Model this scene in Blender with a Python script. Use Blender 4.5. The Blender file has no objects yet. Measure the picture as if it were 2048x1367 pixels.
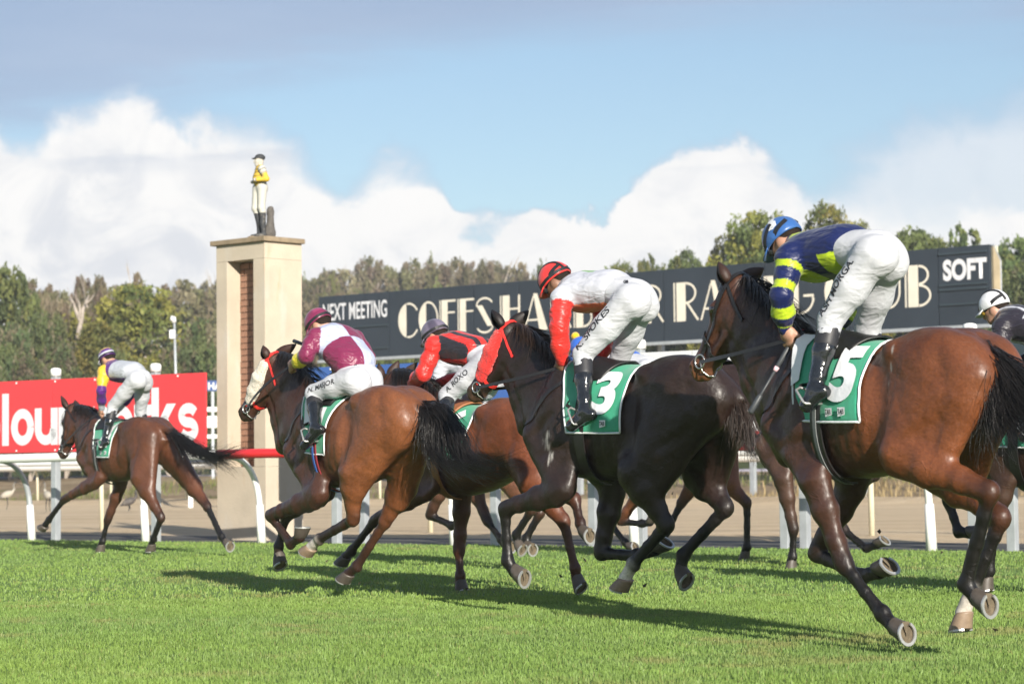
import bpy, bmesh, math, random
import numpy as np
from mathutils import Vector, Matrix
from mathutils.bvhtree import BVHTree
random.seed(7); RNG = np.random.default_rng(7)
S = bpy.context.scene
COL = S.collection
# ------------------------------------------------------------------ camera
FPX, CAMH, HOR, ROLL = 4835.0, 0.872, 946.0, 0.0105      # focal length in pixels of a 2048 wide picture
PITCH = math.atan((HOR - 683.5) / FPX)
cam = bpy.data.cameras.new('camera'); camo = bpy.data.objects.new('camera', cam); COL.objects.link(camo)
cam.sensor_width = 36.0; cam.lens = FPX / 2048 * 36.0
cam.clip_start = 0.5; cam.clip_end = 6000
_cp, _sp, _cr, _sr = math.cos(PITCH), math.sin(PITCH), math.cos(ROLL), math.sin(ROLL)
def _tilt(v): return Vector((v[0], v[1]*_cp - v[2]*_sp, v[1]*_sp + v[2]*_cp))
AX_R, AX_U, AX_F = _tilt((_cr, 0, -_sr)), _tilt((_sr, 0, _cr)), _tilt((0, 1, 0))
camo.matrix_world = Matrix((( AX_R.x, AX_U.x, -AX_F.x, 0), (AX_R.y, AX_U.y, -AX_F.y, 0), (AX_R.z, AX_U.z, -AX_F.z, CAMH), (0, 0, 0, 1)))
S.camera = camo
cam.dof.use_dof = True; cam.dof.focus_distance = 14.5; cam.dof.aperture_fstop = 5.0
# ------------------------------------------------------------------ light
SUN_EL, SUN_AZ = math.radians(20.0), math.radians(17.0)      # low sun behind the camera, a little to its right
sund = Vector((math.sin(SUN_AZ)*math.cos(SUN_EL), -math.cos(SUN_AZ)*math.cos(SUN_EL), math.sin(SUN_EL)))
sl = bpy.data.lights.new('sun', 'SUN'); slo = bpy.data.objects.new('sun', sl); COL.objects.link(slo)
sl.energy = 4.5; sl.angle = math.radians(0.5); sl.color = (1.0, 0.93, 0.82)
slo.rotation_euler = sund.to_track_quat('Z', 'Y').to_euler()
W = bpy.data.worlds.new('World'); S.world = W; W.use_nodes = True
S.view_settings.view_transform = 'Standard'; S.view_settings.look = 'None'
S.view_settings.exposure = 0.94; S.view_settings.gamma = 1.0; S.view_settings.use_curve_mapping = False
S.render.engine = 'CYCLES'
S.cycles.max_bounces = 6; S.cycles.transparent_max_bounces = 8
try: S.cycles.use_denoising = True
except Exception: pass

class NT:
    """small helper for node trees"""
    def __init__(s, tree): s.t = tree; s.n = tree.nodes; s.l = tree.links
    def new(s, kind, **kw):
        nd = s.n.new(kind)
        for k, v in kw.items():
            if k.startswith('i_'):
                key = k[2:]; key = int(key) if key.isdigit() else key.replace('_', ' ')
                s.put(nd.inputs[key], v)
            else: setattr(nd, k, v)
        return nd
    def put(s, sock, v):
        if isinstance(v, bpy.types.NodeSocket): s.l.new(v, sock)
        elif isinstance(v, bpy.types.Node): s.l.new(v.outputs[0], sock)
        else: sock.default_value = v
    def math(s, op, a, b=0.0, c=None, clamp=False):
        nd = s.n.new('ShaderNodeMath'); nd.operation = op; nd.use_clamp = clamp
        s.put(nd.inputs[0], a); s.put(nd.inputs[1], b)
        if c is not None: s.put(nd.inputs[2], c)
        return nd.outputs[0]
    def mix(s, f, a, b, mode='MIX'):
        nd = s.n.new('ShaderNodeMix'); nd.data_type = 'RGBA'; nd.blend_type = mode
        s.put(nd.inputs['Factor'], f)
        for key, v in (('A', a), ('B', b)):
            sock = [q for q in nd.inputs if q.name == key and q.type == 'RGBA'][0]
            if isinstance(v, (tuple, list)) and len(v) == 3: v = (*v, 1)
            s.put(sock, v)
        return [q for q in nd.outputs if q.type == 'RGBA'][0]
    def ramp(s, f, stops, interp='LINEAR'):
        nd = s.n.new('ShaderNodeValToRGB'); cr = nd.color_ramp; cr.interpolation = interp
        while len(cr.elements) < len(stops): cr.elements.new(0.5)
        for e, (p, c) in zip(cr.elements, stops):
            e.position = p; e.color = (*c, 1) if isinstance(c, (tuple, list)) and len(c) == 3 else ((c, c, c, 1) if not isinstance(c, (tuple, list)) else c)
        s.put(nd.inputs[0], f); return nd.outputs[0]
    def step(s, x, lo, hi):
        nd = s.n.new('ShaderNodeMapRange'); nd.interpolation_type = 'SMOOTHSTEP'
        s.put(nd.inputs[0], x); s.put(nd.inputs[1], lo); s.put(nd.inputs[2], hi); return nd.outputs[0]
    def noise(s, vec, scale, detail=4.0, rough=0.5, dist=0.0, out=0):
        nd = s.n.new('ShaderNodeTexNoise'); s.put(nd.inputs['Scale'], scale); s.put(nd.inputs['Detail'], detail)
        s.put(nd.inputs['Roughness'], rough); s.put(nd.inputs['Distortion'], dist)
        if vec is not None: s.put(nd.inputs['Vector'], vec)
        return nd.outputs[out]
def sky():
    t = NT(W.node_tree); t.n.clear()
    out = t.new('ShaderNodeOutputWorld')
    nis = t.new('ShaderNodeTexSky'); nis.sky_type = 'NISHITA'; nis.sun_disc = False
    nis.sun_elevation = SUN_EL; nis.sun_rotation = math.pi - SUN_AZ
    nis.altitude = 50; nis.air_density = 1.0; nis.dust_density = 0.4; nis.ozone_density = 2.5
    tc = t.new('ShaderNodeTexCoord'); d = tc.outputs['Generated']
    sx = t.new('ShaderNodeSeparateXYZ'); t.put(sx.inputs[0], d)
    el = t.math('ARCSINE', sx.outputs[2]); az = t.math('ARCTAN2', sx.outputs[0], sx.outputs[1])
    # the skyline of the cumulus bank, repeated round the horizon by mirroring
    pp = t.math('PINGPONG', t.math('ADD', az, 0.2118), 0.4236)
    u = t.math('DIVIDE', pp, 0.4236)
    def curve(pts):
        nd = t.n.new('ShaderNodeFloatCurve'); cu = nd.mapping.curves[0]
        pts = [(x/2048, min(1, max(0, (946 - y)/1000))) for x, y in pts]
        cu.points[0].location = pts[0]; cu.points[1].location = pts[-1]
        for p in pts[1:-1]: cu.points.new(*p)
        nd.mapping.update(); t.put(nd.inputs['Value'], u)
        return t.math('MULTIPLY', nd.outputs[0], 1000/4835)
    h1 = curve([(0, 230), (70, 270), (130, 215), (250, 190), (370, 250), (470, 232), (560, 262), (640, 350), (690, 395), (800, 300), (880, 350),
                (940, 430), (1060, 408), (1200, 402), (1290, 330), (1400, 300), (1500, 290), (1590, 370), (1680, 410), (2048, 430)])
    h2 = curve([(0, 250), (250, 215), (500, 170), (750, 105), (1000, 70), (1300, 85), (1600, 55), (1850, 60), (2048, 90)])
    h3 = curve([(0, 700), (1400, 640), (1600, 400), (1750, 310), (1880, 250), (2048, 205)])
    st = t.new('ShaderNodeMapping'); t.put(st.inputs['Vector'], d); st.inputs['Scale'].default_value = (1, 1, 1.15)
    n1 = t.noise(st.outputs[0], 30, 10, 0.60, 0.35); n2 = t.noise(st.outputs[0], 11, 5, 0.55, 0.4)
    bil = t.math('ADD', t.math('MULTIPLY', t.math('SUBTRACT', n1, 0.5), 0.044), t.math('MULTIPLY', t.math('SUBTRACT', n2, 0.5), 0.022))
    e1 = t.math('SUBTRACT', t.math('ADD', h1, bil), el)
    soft = t.math('ADD', 0.0030, t.math('MULTIPLY', t.step(n2, 0.42, 0.68), 0.020))
    m1 = t.step(t.math('DIVIDE', e1, soft), -0.3, 1.0)
    # thin haze cloud on the right
    e3 = t.math('SUBTRACT', t.math('ADD', h3, t.math('MULTIPLY', bil, 1.0)), el)
    m3 = t.math('MULTIPLY', t.step(e3, -0.008, 0.02), 0.75)
    # grey layer overhead: long flat streaks
    mp = t.new('ShaderNodeMapping'); t.put(mp.inputs['Vector'], d); mp.inputs['Scale'].default_value = (3.2, 3.2, 22.0)
    n3 = t.noise(mp.outputs[0], 2.1, 6, 0.55, 0.5)
    e2 = t.math('SUBTRACT', el, t.math('ADD', h2, t.math('MULTIPLY', t.math('SUBTRACT', n3, 0.5), 0.055)))
    hi = t.math('SUBTRACT', 1.0, t.math('MULTIPLY', t.step(el, 0.20, 0.42), t.math('ADD', 0.55, t.math('MULTIPLY', t.step(t.noise(d, 3.0, 4, 0.5), 0.42, 0.62), 0.45))))
    m2 = t.math('MULTIPLY', t.math('MULTIPLY', t.step(e2, -0.014, 0.022), 0.86), hi)
    # low flat grey streaks across the bank on the left
    strk = t.math('MULTIPLY', t.step(t.noise(mp.outputs[0], 3.4, 5, 0.5, 0.3), 0.56, 0.70), t.step(el, 0.118, 0.138))
    strk = t.math('MULTIPLY', strk, t.math('SUBTRACT', 1.0, t.step(el, 0.142, 0.160)))
    # cumulus body: white with soft grey modelling
    shade = t.noise(st.outputs[0], 24, 10, 0.64, 0.9)
    depth = t.step(e1, 0.0, 0.055)
    g = t.math('MULTIPLY', t.step(shade, 0.42, 0.66), t.math('ADD', 0.25, t.math('MULTIPLY', depth, 0.55)))
    cwhite = t.mix(g, (1.0, 0.99, 0.975), (0.72, 0.75, 0.81))
    lil = t.mix(t.noise(mp.outputs[0], 1.7, 5, 0.5), (0.29, 0.40, 0.60), (0.50, 0.59, 0.75))
    cc = t.mix(m3, lil, t.mix(g, (0.96, 0.97, 0.98), (0.74, 0.78, 0.85))); cc = t.mix(t.math('MULTIPLY', strk, 0.0), cc, lil); cc = t.mix(m1, cc, cwhite)
    cc = t.mix(t.math('MULTIPLY', strk, t.math('MULTIPLY', m1, 0.8)), cc, (0.60, 0.66, 0.76))
    m = t.math('SUBTRACT', 1.0, t.math('MULTIPLY', t.math('MULTIPLY', t.math('SUBTRACT', 1.0, m1), t.math('SUBTRACT', 1.0, m2)), t.math('SUBTRACT', 1.0, m3)))
    b1 = t.new('ShaderNodeBackground', i_Strength=0.062)
    t.put(b1.inputs[0], t.mix(0.10, nis.outputs[0], (6.2, 7.0, 7.6)))
    b2 = t.new('ShaderNodeBackground', i_Strength=0.54); t.put(b2.inputs[0], cc)
    mx = t.new('ShaderNodeMixShader'); t.put(mx.inputs[0], m); t.put(mx.inputs[1], b1.outputs[0]); t.put(mx.inputs[2], b2.outputs[0])
    t.l.new(mx.outputs[0], out.inputs[0])
sky()

# ------------------------------------------------------------------ helpers
def ray(px, py):
    return AX_F*FPX + AX_R*(px - 1024) + AX_U*(683.5 - py)
def at(px, py, Y):
    r = ray(px, py); return Vector((0, 0, CAMH)) + r*(Y/r.y)
def at_z(px, py, z):
    r = ray(px, py); return Vector((0, 0, CAMH)) + r*((z - CAMH)/r.z)
def at_plane(px, py, p0, n):
    r = ray(px, py); C = Vector((0, 0, CAMH)); return C + r*((Vector(p0) - C).dot(n)/r.dot(n))

def tag(o, label=None, cat=None, group=None, kind=None):
    for k, v in (('label', label), ('category', cat), ('group', group), ('kind', kind)):
        if v: o[k] = v
    return o
def empty(name, loc=(0, 0, 0), rz=0.0, **kw):
    o = bpy.data.objects.new(name, None); COL.objects.link(o); o.location = loc; o.rotation_euler = (0, 0, rz); o.empty_display_size = 0.2
    return tag(o, **kw)
def link(name, me, mat=None, parent=None, smooth=False, **kw):
    o = bpy.data.objects.new(name, me); COL.objects.link(o)
    if mat is not None and not me.materials: me.materials.append(mat)
    if parent is not None: o.parent = parent
    if smooth and len(me.polygons): me.polygons.foreach_set('use_smooth', np.ones(len(me.polygons), dtype=bool))
    return tag(o, **kw)
class MB:
    """collects boxes, tubes and faces of ONE part"""
    def __init__(s): s.v = []; s.f = []; s.m = []; s.cur = 0
    def add(s, vs, fs):
        b = len(s.v); s.v += [tuple(v) for v in vs]; s.f += [tuple(i + b for i in f) for f in fs]; s.m += [s.cur]*len(fs); return s
    def box(s, c, half, ax=None, bev=0.0):
        c = Vector(c); ax = ax or (Vector((1, 0, 0)), Vector((0, 1, 0)), Vector((0, 0, 1)))
        if bev <= 0:
            vs = [c + ax[0]*half[0]*i + ax[1]*half[1]*j + ax[2]*half[2]*k for k in (-1, 1) for j in (-1, 1) for i in (-1, 1)]
            return s.add(vs, [(0, 2, 3, 1), (4, 5, 7, 6), (0, 1, 5, 4), (2, 6, 7, 3), (0, 4, 6, 2), (1, 3, 7, 5)])
        bm = bmesh.new(); bmesh.ops.create_cube(bm, size=2)
        for v in bm.verts: v.co = Vector((v.co.x*half[0], v.co.y*half[1], v.co.z*half[2]))
        bmesh.ops.bevel(bm, geom=list(bm.edges), offset=bev, segments=2, profile=0.6, affect='EDGES')
        bm.verts.index_update()
        s.add([c + ax[0]*v.co.x + ax[1]*v.co.y + ax[2]*v.co.z for v in bm.verts], [[v.index for v in f.verts] for f in bm.faces]); bm.free(); return s
    def tube(s, pts, r, n=8, cap=True, flat=None):
        pts = [Vector(p) for p in pts]; rs = r if isinstance(r, (list, tuple)) else [r]*len(pts)
        vs = []; up = None
        for i, p in enumerate(pts):
            t = (pts[min(i+1, len(pts)-1)] - pts[max(i-1, 0)]).normalized()
            if up is None: up = Vector((0, 0, 1)) if abs(t.z) < 0.9 else Vector((1, 0, 0))
            a = t.cross(up); a = a.normalized() if a.length > 1e-6 else Vector((1, 0, 0)); b = a.cross(t).normalized(); up = b
            for k in range(n):
                q = 2*math.pi*k/n; vs.append(p + (a*math.cos(q) + b*math.sin(q))*rs[i])
        fs = [(i*n + k, i*n + (k+1) % n, (i+1)*n + (k+1) % n, (i+1)*n + k) for i in range(len(pts)-1) for k in range(n)]
        if cap: fs += [tuple(range(n))[::-1], tuple((len(pts)-1)*n + k for k in range(n))]
        return s.add(vs, fs)
    def build(s, name, mat, parent=None, smooth=False, **kw):
        me = bpy.data.meshes.new(name); me.from_pydata(s.v, [], s.f)
        if isinstance(mat, (list, tuple)):
            for m in mat: me.materials.append(m)
            me.polygons.foreach_set('material_index', s.m)
        else: me.materials.append(mat)
        bm = bmesh.new(); bm.from_mesh(me); bmesh.ops.recalc_face_normals(bm, faces=bm.faces); bm.to_mesh(me); bm.free(); me.update()
        return link(name, me, None, parent, smooth, **kw)
def np_mesh(name, v, quads=None, tris=None, col=None, smooth=True):
    me = bpy.data.meshes.new(name); v = np.asarray(v, np.float32)
    q = np.zeros((0, 4), np.int32) if quads is None else np.asarray(quads, np.int32).reshape(-1, 4)
    t = np.zeros((0, 3), np.int32) if tris is None else np.asarray(tris, np.int32).reshape(-1, 3)
    me.vertices.add(len(v)); me.vertices.foreach_set('co', v.ravel())
    me.loops.add(q.size + t.size); me.loops.foreach_set('vertex_index', np.concatenate([q.ravel(), t.ravel()]))
    me.polygons.add(len(q) + len(t))
    st = np.concatenate([np.arange(len(q))*4, q.size + np.arange(len(t))*3]).astype(np.int32)
    me.polygons.foreach_set('loop_start', st)
    if smooth: me.polygons.foreach_set('use_smooth', np.ones(len(st), dtype=bool))
    me.update(calc_edges=True)
    if col is not None: set_col(me, col)
    return me
def set_col(me, col, name='Col'):
    a = me.color_attributes.get(name) or me.color_attributes.new(name, 'FLOAT_COLOR', 'POINT')
    c = np.ones((len(me.vertices), 4), np.float32); col = np.asarray(col, np.float32)
    c[:, :col.shape[1]] = col; a.data.foreach_set('color', c.ravel())

def mat(name, base=(0.5, 0.5, 0.5), rough=0.6, metal=0.0, spec=0.5, noise=None, bump=None, attr=None, coat=0.0, sheen=0.0, trans=None):
    """noise = (scale, amount, detail): value variation; bump = (scale, strength, distance)"""
    m = bpy.data.materials.new(name); m.use_nodes = True; t = NT(m.node_tree)
    b = [n for n in t.n if n.type == 'BSDF_PRINCIPLED'][0]
    b.inputs['Roughness'].default_value = rough; b.inputs['Metallic'].default_value = metal
    b.inputs['Specular IOR Level'].default_value = spec; b.inputs['Coat Weight'].default_value = coat; b.inputs['Sheen Weight'].default_value = sheen
    c = (*base, 1)
    tc = t.new('ShaderNodeTexCoord').outputs['Object']
    if attr: c = t.new('ShaderNodeVertexColor', layer_name=attr).outputs[0]
    if noise:
        n = t.noise(tc, noise[0], noise[2] if len(noise) > 2 else 5, 0.6)
        f = t.ramp(n, [(0.25, 1 - noise[1]), (0.75, 1 + noise[1]*0.6)])
        c = t.mix(1.0, c, f, 'MULTIPLY')
        t.put(b.inputs['Roughness'], t.math('ADD', rough - 0.08, t.math('MULTIPLY', n, 0.16)))
    t.put(b.inputs['Base Color'], c)
    if bump:
        bn = t.new('ShaderNodeBump', i_Strength=bump[1], i_Distance=bump[2]); t.put(bn.inputs['Height'], t.noise(tc, bump[0], 4, 0.55))
        t.put(b.inputs['Normal'], bn.outputs[0])
    return m
def text_mesh(s, size=1.0, bold=0.0, xs=1.0, depth=0.0, align='LEFT', space=1.0):
    """flat lettering in the XY plane from Blender's built-in face; returns a bmesh"""
    cu = bpy.data.curves.new('lettering', 'FONT'); cu.body = s; cu.size = size; cu.offset = bold; cu.extrude = depth; cu.align_x = align
    cu.space_character = space; cu.resolution_u = 6
    o = bpy.data.objects.new('lettering', cu); COL.objects.link(o)
    bpy.context.view_layer.update()
    me = bpy.data.meshes.new_from_object(o.evaluated_get(bpy.context.evaluated_depsgraph_get()))
    bpy.data.objects.remove(o); bpy.data.curves.remove(cu)
    bm = bmesh.new(); bm.from_mesh(me); bpy.data.meshes.remove(me)
    for v in bm.verts: v.co.x *= xs
    return bm
def grid_cut(bm, step):
    xs = [v.co.x for v in bm.verts]; ys = [v.co.y for v in bm.verts]
    for ax, (lo, hi) in ((Vector((1, 0, 0)), (min(xs), max(xs))), (Vector((0, 1, 0)), (min(ys), max(ys)))):
        p = lo + step
        while p < hi:
            bmesh.ops.bisect_plane(bm, geom=bm.verts[:] + bm.edges[:] + bm.faces[:], plane_co=ax*p, plane_no=ax); p += step
    return bm
def fin(name, bm, m, parent=None, smooth=False, **kw):
    me = bpy.data.meshes.new(name); bm.to_mesh(me); bm.free(); return link(name, me, m, parent, smooth, **kw)
WHITE = mat('white_paint', (0.78, 0.78, 0.76), 0.45, noise=(3, 0.08))
GALV = mat('galvanised_steel', (0.42, 0.45, 0.47), 0.5, 0.35, noise=(6, 0.18))
STEEL = mat('bright_steel', (0.62, 0.62, 0.6), 0.28, 0.9, noise=(20, 0.2))

# ------------------------------------------------------------------ ground
EN = Vector((0.806, -0.592, 0)); NN = Vector((0.592, 0.806, 0)); RAIL_N = 23.55      # along and across the running rail
def rn(a, n, z=0.0): return EN*a + NN*n + Vector((0, 0, z))
def ground_mat(name, cols, scale, rough=0.9, bump=(30, 0.4, 0.02), stretch=None, spots=None):
    m = bpy.data.materials.new(name); m.use_nodes = True; t = NT(m.node_tree); b = [n for n in t.n if n.type == 'BSDF_PRINCIPLED'][0]
    b.inputs['Roughness'].default_value = rough; b.inputs['Specular IOR Level'].default_value = 0.2
    g = t.new('ShaderNodeNewGeometry').outputs['Position']
    mp = t.new('ShaderNodeMapping'); t.put(mp.inputs['Vector'], g); mp.inputs['Rotation'].default_value = (0, 0, 0.633)
    if stretch: mp.inputs['Scale'].default_value = stretch
    n1 = t.noise(mp.outputs[0], scale, 8, 0.62); n2 = t.noise(g, scale*9, 6, 0.65)
    f = t.math('ADD', t.math('MULTIPLY', n1, 0.65), t.math('MULTIPLY', n2, 0.35))
    c = t.ramp(f, [(0.32, cols[0]), (0.5, cols[1]), (0.66, cols[2])])
    if spots: c = t.mix(t.step(t.noise(g, spots[0], 5, 0.6), spots[1], spots[1] + 0.08), c, spots[2])
    t.put(b.inputs['Base Color'], c)
    bp = t.new('ShaderNodeBump', i_Strength=bump[1], i_Distance=bump[2]); t.put(bp.inputs['Height'], t.noise(g, bump[0], 8, 0.7)); t.put(b.inputs['Normal'], bp.outputs[0])
    return m
SOIL = ground_mat('turf_base', ((0.09, 0.15, 0.035), (0.125, 0.20, 0.05), (0.16, 0.235, 0.065)), 0.6, spots=(1.6, 0.62, (0.15, 0.12, 0.055)))
SAND = ground_mat('sand_track', ((0.43, 0.32, 0.20), (0.58, 0.45, 0.295), (0.66, 0.53, 0.37)), 0.35, stretch=(0.25, 1.6, 1), bump=(7, 0.9, 0.10))
DRYG = ground_mat('dry_bank', ((0.15, 0.105, 0.06), (0.29, 0.21, 0.125), (0.40, 0.31, 0.20)), 0.5, bump=(9, 0.8, 0.08), spots=(0.25, 0.6, (0.16, 0.17, 0.06)))
HILLG = ground_mat('hill_grass', ((0.035, 0.05, 0.016), (0.06, 0.08, 0.024), (0.10, 0.105, 0.04)), 0.15)
GREYP = ground_mat('grey_strip', ((0.07, 0.068, 0.065), (0.10, 0.098, 0.093), (0.14, 0.135, 0.13)), 1.2, bump=(40, 0.5, 0.02))
PATHM = mat('far_path', (0.33, 0.31, 0.36), 0.8, noise=(0.5, 0.1))
def strip(name, prof, m, a0=-400, a1=300, na=40, jit=0.0):
    """a sheet swept along the rail direction; prof = [(n, z), ...]"""
    aa = np.linspace(a0, a1, na); v = []; k = len(prof)
    for a in aa:
        for i, (n, z) in enumerate(prof):
            w = jit*(math.sin(a*0.31 + i) + math.sin(a*0.83 + 2*i))*(0 < i < k-1)
            v.append(rn(a, n + w*2, z + w*0.35))
    f = [(i*k + j, (i+1)*k + j, (i+1)*k + j + 1, i*k + j + 1) for i in range(na-1) for j in range(k-1)]
    me = bpy.data.meshes.new(name); me.from_pydata(v, [], f); me.update(); link(name, me, m, smooth=True, kind='structure'); return me
strip('far_ground', [(-300, -0.06), (23, -0.06), (56, -0.06), (900, -0.06), (3500, -0.06)], HILLG, -2500, 2500, 8)
strip('turf', [(-60, 0.0), (0, 0.0), (23.2, 0.0), (23.75, -0.004), (23.8, -0.03)], SOIL)
strip('board_shadow_strip', [(23.6, -0.012), (25.0, -0.008), (26.6, -0.016)], GREYP)  # dark ground strip; the signboards' shadow is put into its colour
strip('sand_track', [(26.45, -0.03), (26.7, -0.004), (50, -0.004), (52.0, 0.05), (52.8, 0.20), (53.4, 0.05)], SAND, na=160, jit=0.05)
strip('dry_bank', [(52.9, -0.02), (53.6, 0.06), (58, 0.16), (64, 0.62), (70, 0.86), (74, 0.84), (80, 0.4)], DRYG, na=160, jit=0.10)
strip('far_path', [(73.9, 0.0), (74.0, 0.92), (77.0, 0.95), (77.1, 0.0)], PATHM)
def hill_z(a, n):
    z = np.interp(n, [78, 95, 130, 170, 240, 330, 420], [0.3, 2.2, 4.5, 4.8, 8.5, 14.0, 14.5])
    return z*(0.85 + 0.25*math.sin(a*0.021 + 0.6))
def hill():
    aa = np.linspace(-420, 300, 90); ns = np.linspace(78, 420, 40)
    v = [rn(a, n, hill_z(a, n)) for a in aa for n in ns]; k = len(ns)
    f = [(i*k + j, (i+1)*k + j, (i+1)*k + j + 1, i*k + j + 1) for i in range(len(aa)-1) for j in range(k-1)]
    me = bpy.data.meshes.new('hill'); me.from_pydata(v, [], f); me.update(); link('hill', me, HILLG, smooth=True, kind='structure')
hill()
# ------------------------------------------------------------------ grass
def value_noise(x, y, s, seed=0):
    r = np.random.default_rng(seed); T = r.random((256, 256)).astype(np.float32)
    x = x*s; y = y*s; i = np.floor(x).astype(int); j = np.floor(y).astype(int); fx = x - i; fy = y - j
    fx = fx*fx*(3-2*fx); fy = fy*fy*(3-2*fy); g = lambda a, b: T[a % 256, b % 256]
    return (g(i, j)*(1-fx) + g(i+1, j)*fx)*(1-fy) + (g(i, j+1)*(1-fx) + g(i+1, j+1)*fx)*fy
def blades(name, label, X, Y, Z, h, w, colf, m):
    n = len(X); r = RNG
    th = r.random(n)*2*np.pi; lean = r.normal(0, 0.35, n)*h; la = r.random(n)*2*np.pi
    dx, dy = np.cos(th)*w/2, np.sin(th)*w/2; lx, ly = np.cos(la)*lean, np.sin(la)*lean
    V = np.zeros((n, 5, 3), np.float32); base = np.stack([X, Y, Z], 1)
    V[:, 0] = base + np.stack([dx, dy, 0*h], 1); V[:, 1] = base - np.stack([dx, dy, 0*h], 1)
    mid = base + np.stack([lx*0.35, ly*0.35, h*0.55], 1)
    V[:, 2] = mid + np.stack([dx, dy, 0*h], 1)*0.8; V[:, 3] = mid - np.stack([dx, dy, 0*h], 1)*0.8
    V[:, 4] = base + np.stack([lx, ly, h*np.sqrt(np.clip(1 - (lean/h)**2*0.4, 0.2, 1))], 1)
    b = np.arange(n)*5
    q = np.stack([b, b+1, b+3, b+2], 1); t = np.stack([b+2, b+3, b+4], 1)
    c = np.repeat(colf(X, Y, r.random(n)), 5, axis=0)
    me = np_mesh(name, V.reshape(-1, 3), q, t, c, smooth=False)
    return tag(link(name, me, m), label, 'grass', kind='stuff')
def leaf_mat(name, rough=0.55, trans=0.25, spec=0.3):
    m = bpy.data.materials.new(name); m.use_nodes = True; t = NT(m.node_tree); b = [n for n in t.n if n.type == 'BSDF_PRINCIPLED'][0]
    c = t.new('ShaderNodeVertexColor', layer_name='Col').outputs[0]
    b.inputs['Roughness'].default_value = rough; b.inputs['Specular IOR Level'].default_value = spec
    oi = t.new('ShaderNodeObjectInfo'); hs = t.new('ShaderNodeHueSaturation')
    t.put(hs.inputs['Hue'], t.math('ADD', 0.485, t.math('MULTIPLY', oi.outputs['Random'], 0.03)))
    t.put(hs.inputs['Value'], t.math('ADD', 0.8, t.math('MULTIPLY', oi.outputs['Random'], 0.4))); t.put(hs.inputs['Color'], c)
    t.put(b.inputs['Base Color'], hs.outputs[0])
    tr = t.new('ShaderNodeBsdfTranslucent'); t.put(tr.inputs[0], hs.outputs[0])
    mx = t.new('ShaderNodeMixShader'); mx.inputs[0].default_value = trans; out = [n for n in t.n if n.type == 'OUTPUT_MATERIAL'][0]
    t.l.new(b.outputs[0], mx.inputs[1]); t.l.new(tr.outputs[0], mx.inputs[2]); t.l.new(mx.outputs[0], out.inputs[0])
    return m
GRASS = leaf_mat('grass_blade', 0.5, 0.3)
LEAF = leaf_mat('tree_leaf', 0.55, 0.32, 0.2)
def turf_col(X, Y, r):
    a = value_noise(X, Y, 0.35, 1); b = value_noise(X, Y, 1.7, 2); c = value_noise(X, Y, 6.0, 3)
    g = np.stack([0.190 + 0.05*a, 0.315 + 0.05*a, 0.074 + 0.018*b], 1)*(0.82 + 0.32*r[:, None])*(0.86 + 0.28*c[:, None])
    dry = np.clip((b*0.55 + c*0.45 - 0.64)*5, 0, 1)*(value_noise(X, Y, 0.5, 9) > 0.35)
    dry = np.maximum(dry*0.55, (r > 0.972)*0.6)[:, None]
    return g*(1-dry) + np.array([[0.27, 0.215, 0.095]])*dry
def grow():
    def field(n, d0, d1, pw):
        d = d0 + (d1-d0)*RNG.random(n)**pw; x = (RNG.random(n)*2-1)*(0.27*d + 1.2)
        keep = (x*NN.x + d*NN.y) < RAIL_N - 0.05 + RNG.normal(0, 0.06, n)
        return x[keep], d[keep]
    X1, Y1 = field(450000, 7.0, 17, 1.1); X2, Y2 = field(260000, 15, 42, 1.0)
    X = np.concatenate([X1, X2]); Y = np.concatenate([Y1, Y2])
    near = Y < 16
    cl = value_noise(X, Y, 4.0, 5); h = (0.012 + 0.017*RNG.random(len(X)))*(0.75 + 0.5*cl); w = np.where(near, 0.0048, 0.0095)*(0.7 + 0.6*RNG.random(len(X)))
    h = np.where(near, h, h*1.15)
    blades('turf_grass', 'short green turf with straw flecks covering the racing track', X, Y, 0*X - 0.002, h, w, turf_col, GRASS)
    # tall dry grass on the infield bank
    n = 26000; a = RNG.uniform(-62, 22, n); nn = 53.2 + 14*RNG.random(n)**1.4
    p = a[:, None]*np.array(EN)[None] + nn[:, None]*np.array(NN)[None]
    tall = value_noise(a, nn, 0.22, 12); kp = tall + 0.25*RNG.random(n) > 0.62; p = p[kp]; tall = tall[kp]; nn = nn[kp]
    z = np.interp(nn, [53, 53.6, 58, 64, 70], [0, 0.06, 0.16, 0.62, 0.86])
    def dc(X, Y, r):
        g = (value_noise(X, Y, 0.12, 21) > 0.55)[:, None]
        return np.where(g, np.array([[0.16, 0.17, 0.05]]), np.array([[0.34, 0.25, 0.13]]))*(0.6 + 0.7*r[:, None])
    blades('bank_grass', 'tall straw coloured grass on the bank behind the sand track', p[:, 0], p[:, 1], z, 0.12 + 0.38*tall*RNG.random(len(z)), 0.03 + 0*z, dc, GRASS)
grow()

# ------------------------------------------------------------------ running rail and signboards
RED = mat('red_paint', (0.62, 0.025, 0.03), 0.4, noise=(1.5, 0.08)); BLUEB = mat('blue_board', (0.045, 0.11, 0.33), 0.45, noise=(1.2, 0.1))
SIGNRED = mat('red_sign', (0.66, 0.045, 0.052), 0.35, noise=(0.8, 0.05)); SIGNWHITE = mat('white_sign', (0.60, 0.61, 0.62), 0.4, noise=(1.0, 0.05))
DARKB = mat('dark_board', (0.03, 0.045, 0.055), 0.45, noise=(1.0, 0.2)); LETTERW = mat('white_lettering', (0.62, 0.63, 0.65), 0.5)
CREAM = mat('cream_lettering', (0.66, 0.62, 0.52), 0.6, noise=(2.5, 0.12)); NAVYB = mat('tote_board', (0.022, 0.031, 0.042), 0.45, noise=(0.9, 0.25, 7))
def a_of(px, py, n):
    return at_plane(px, py, NN*n, NN).dot(EN)
RN0 = RAIL_N - 0.58
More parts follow.
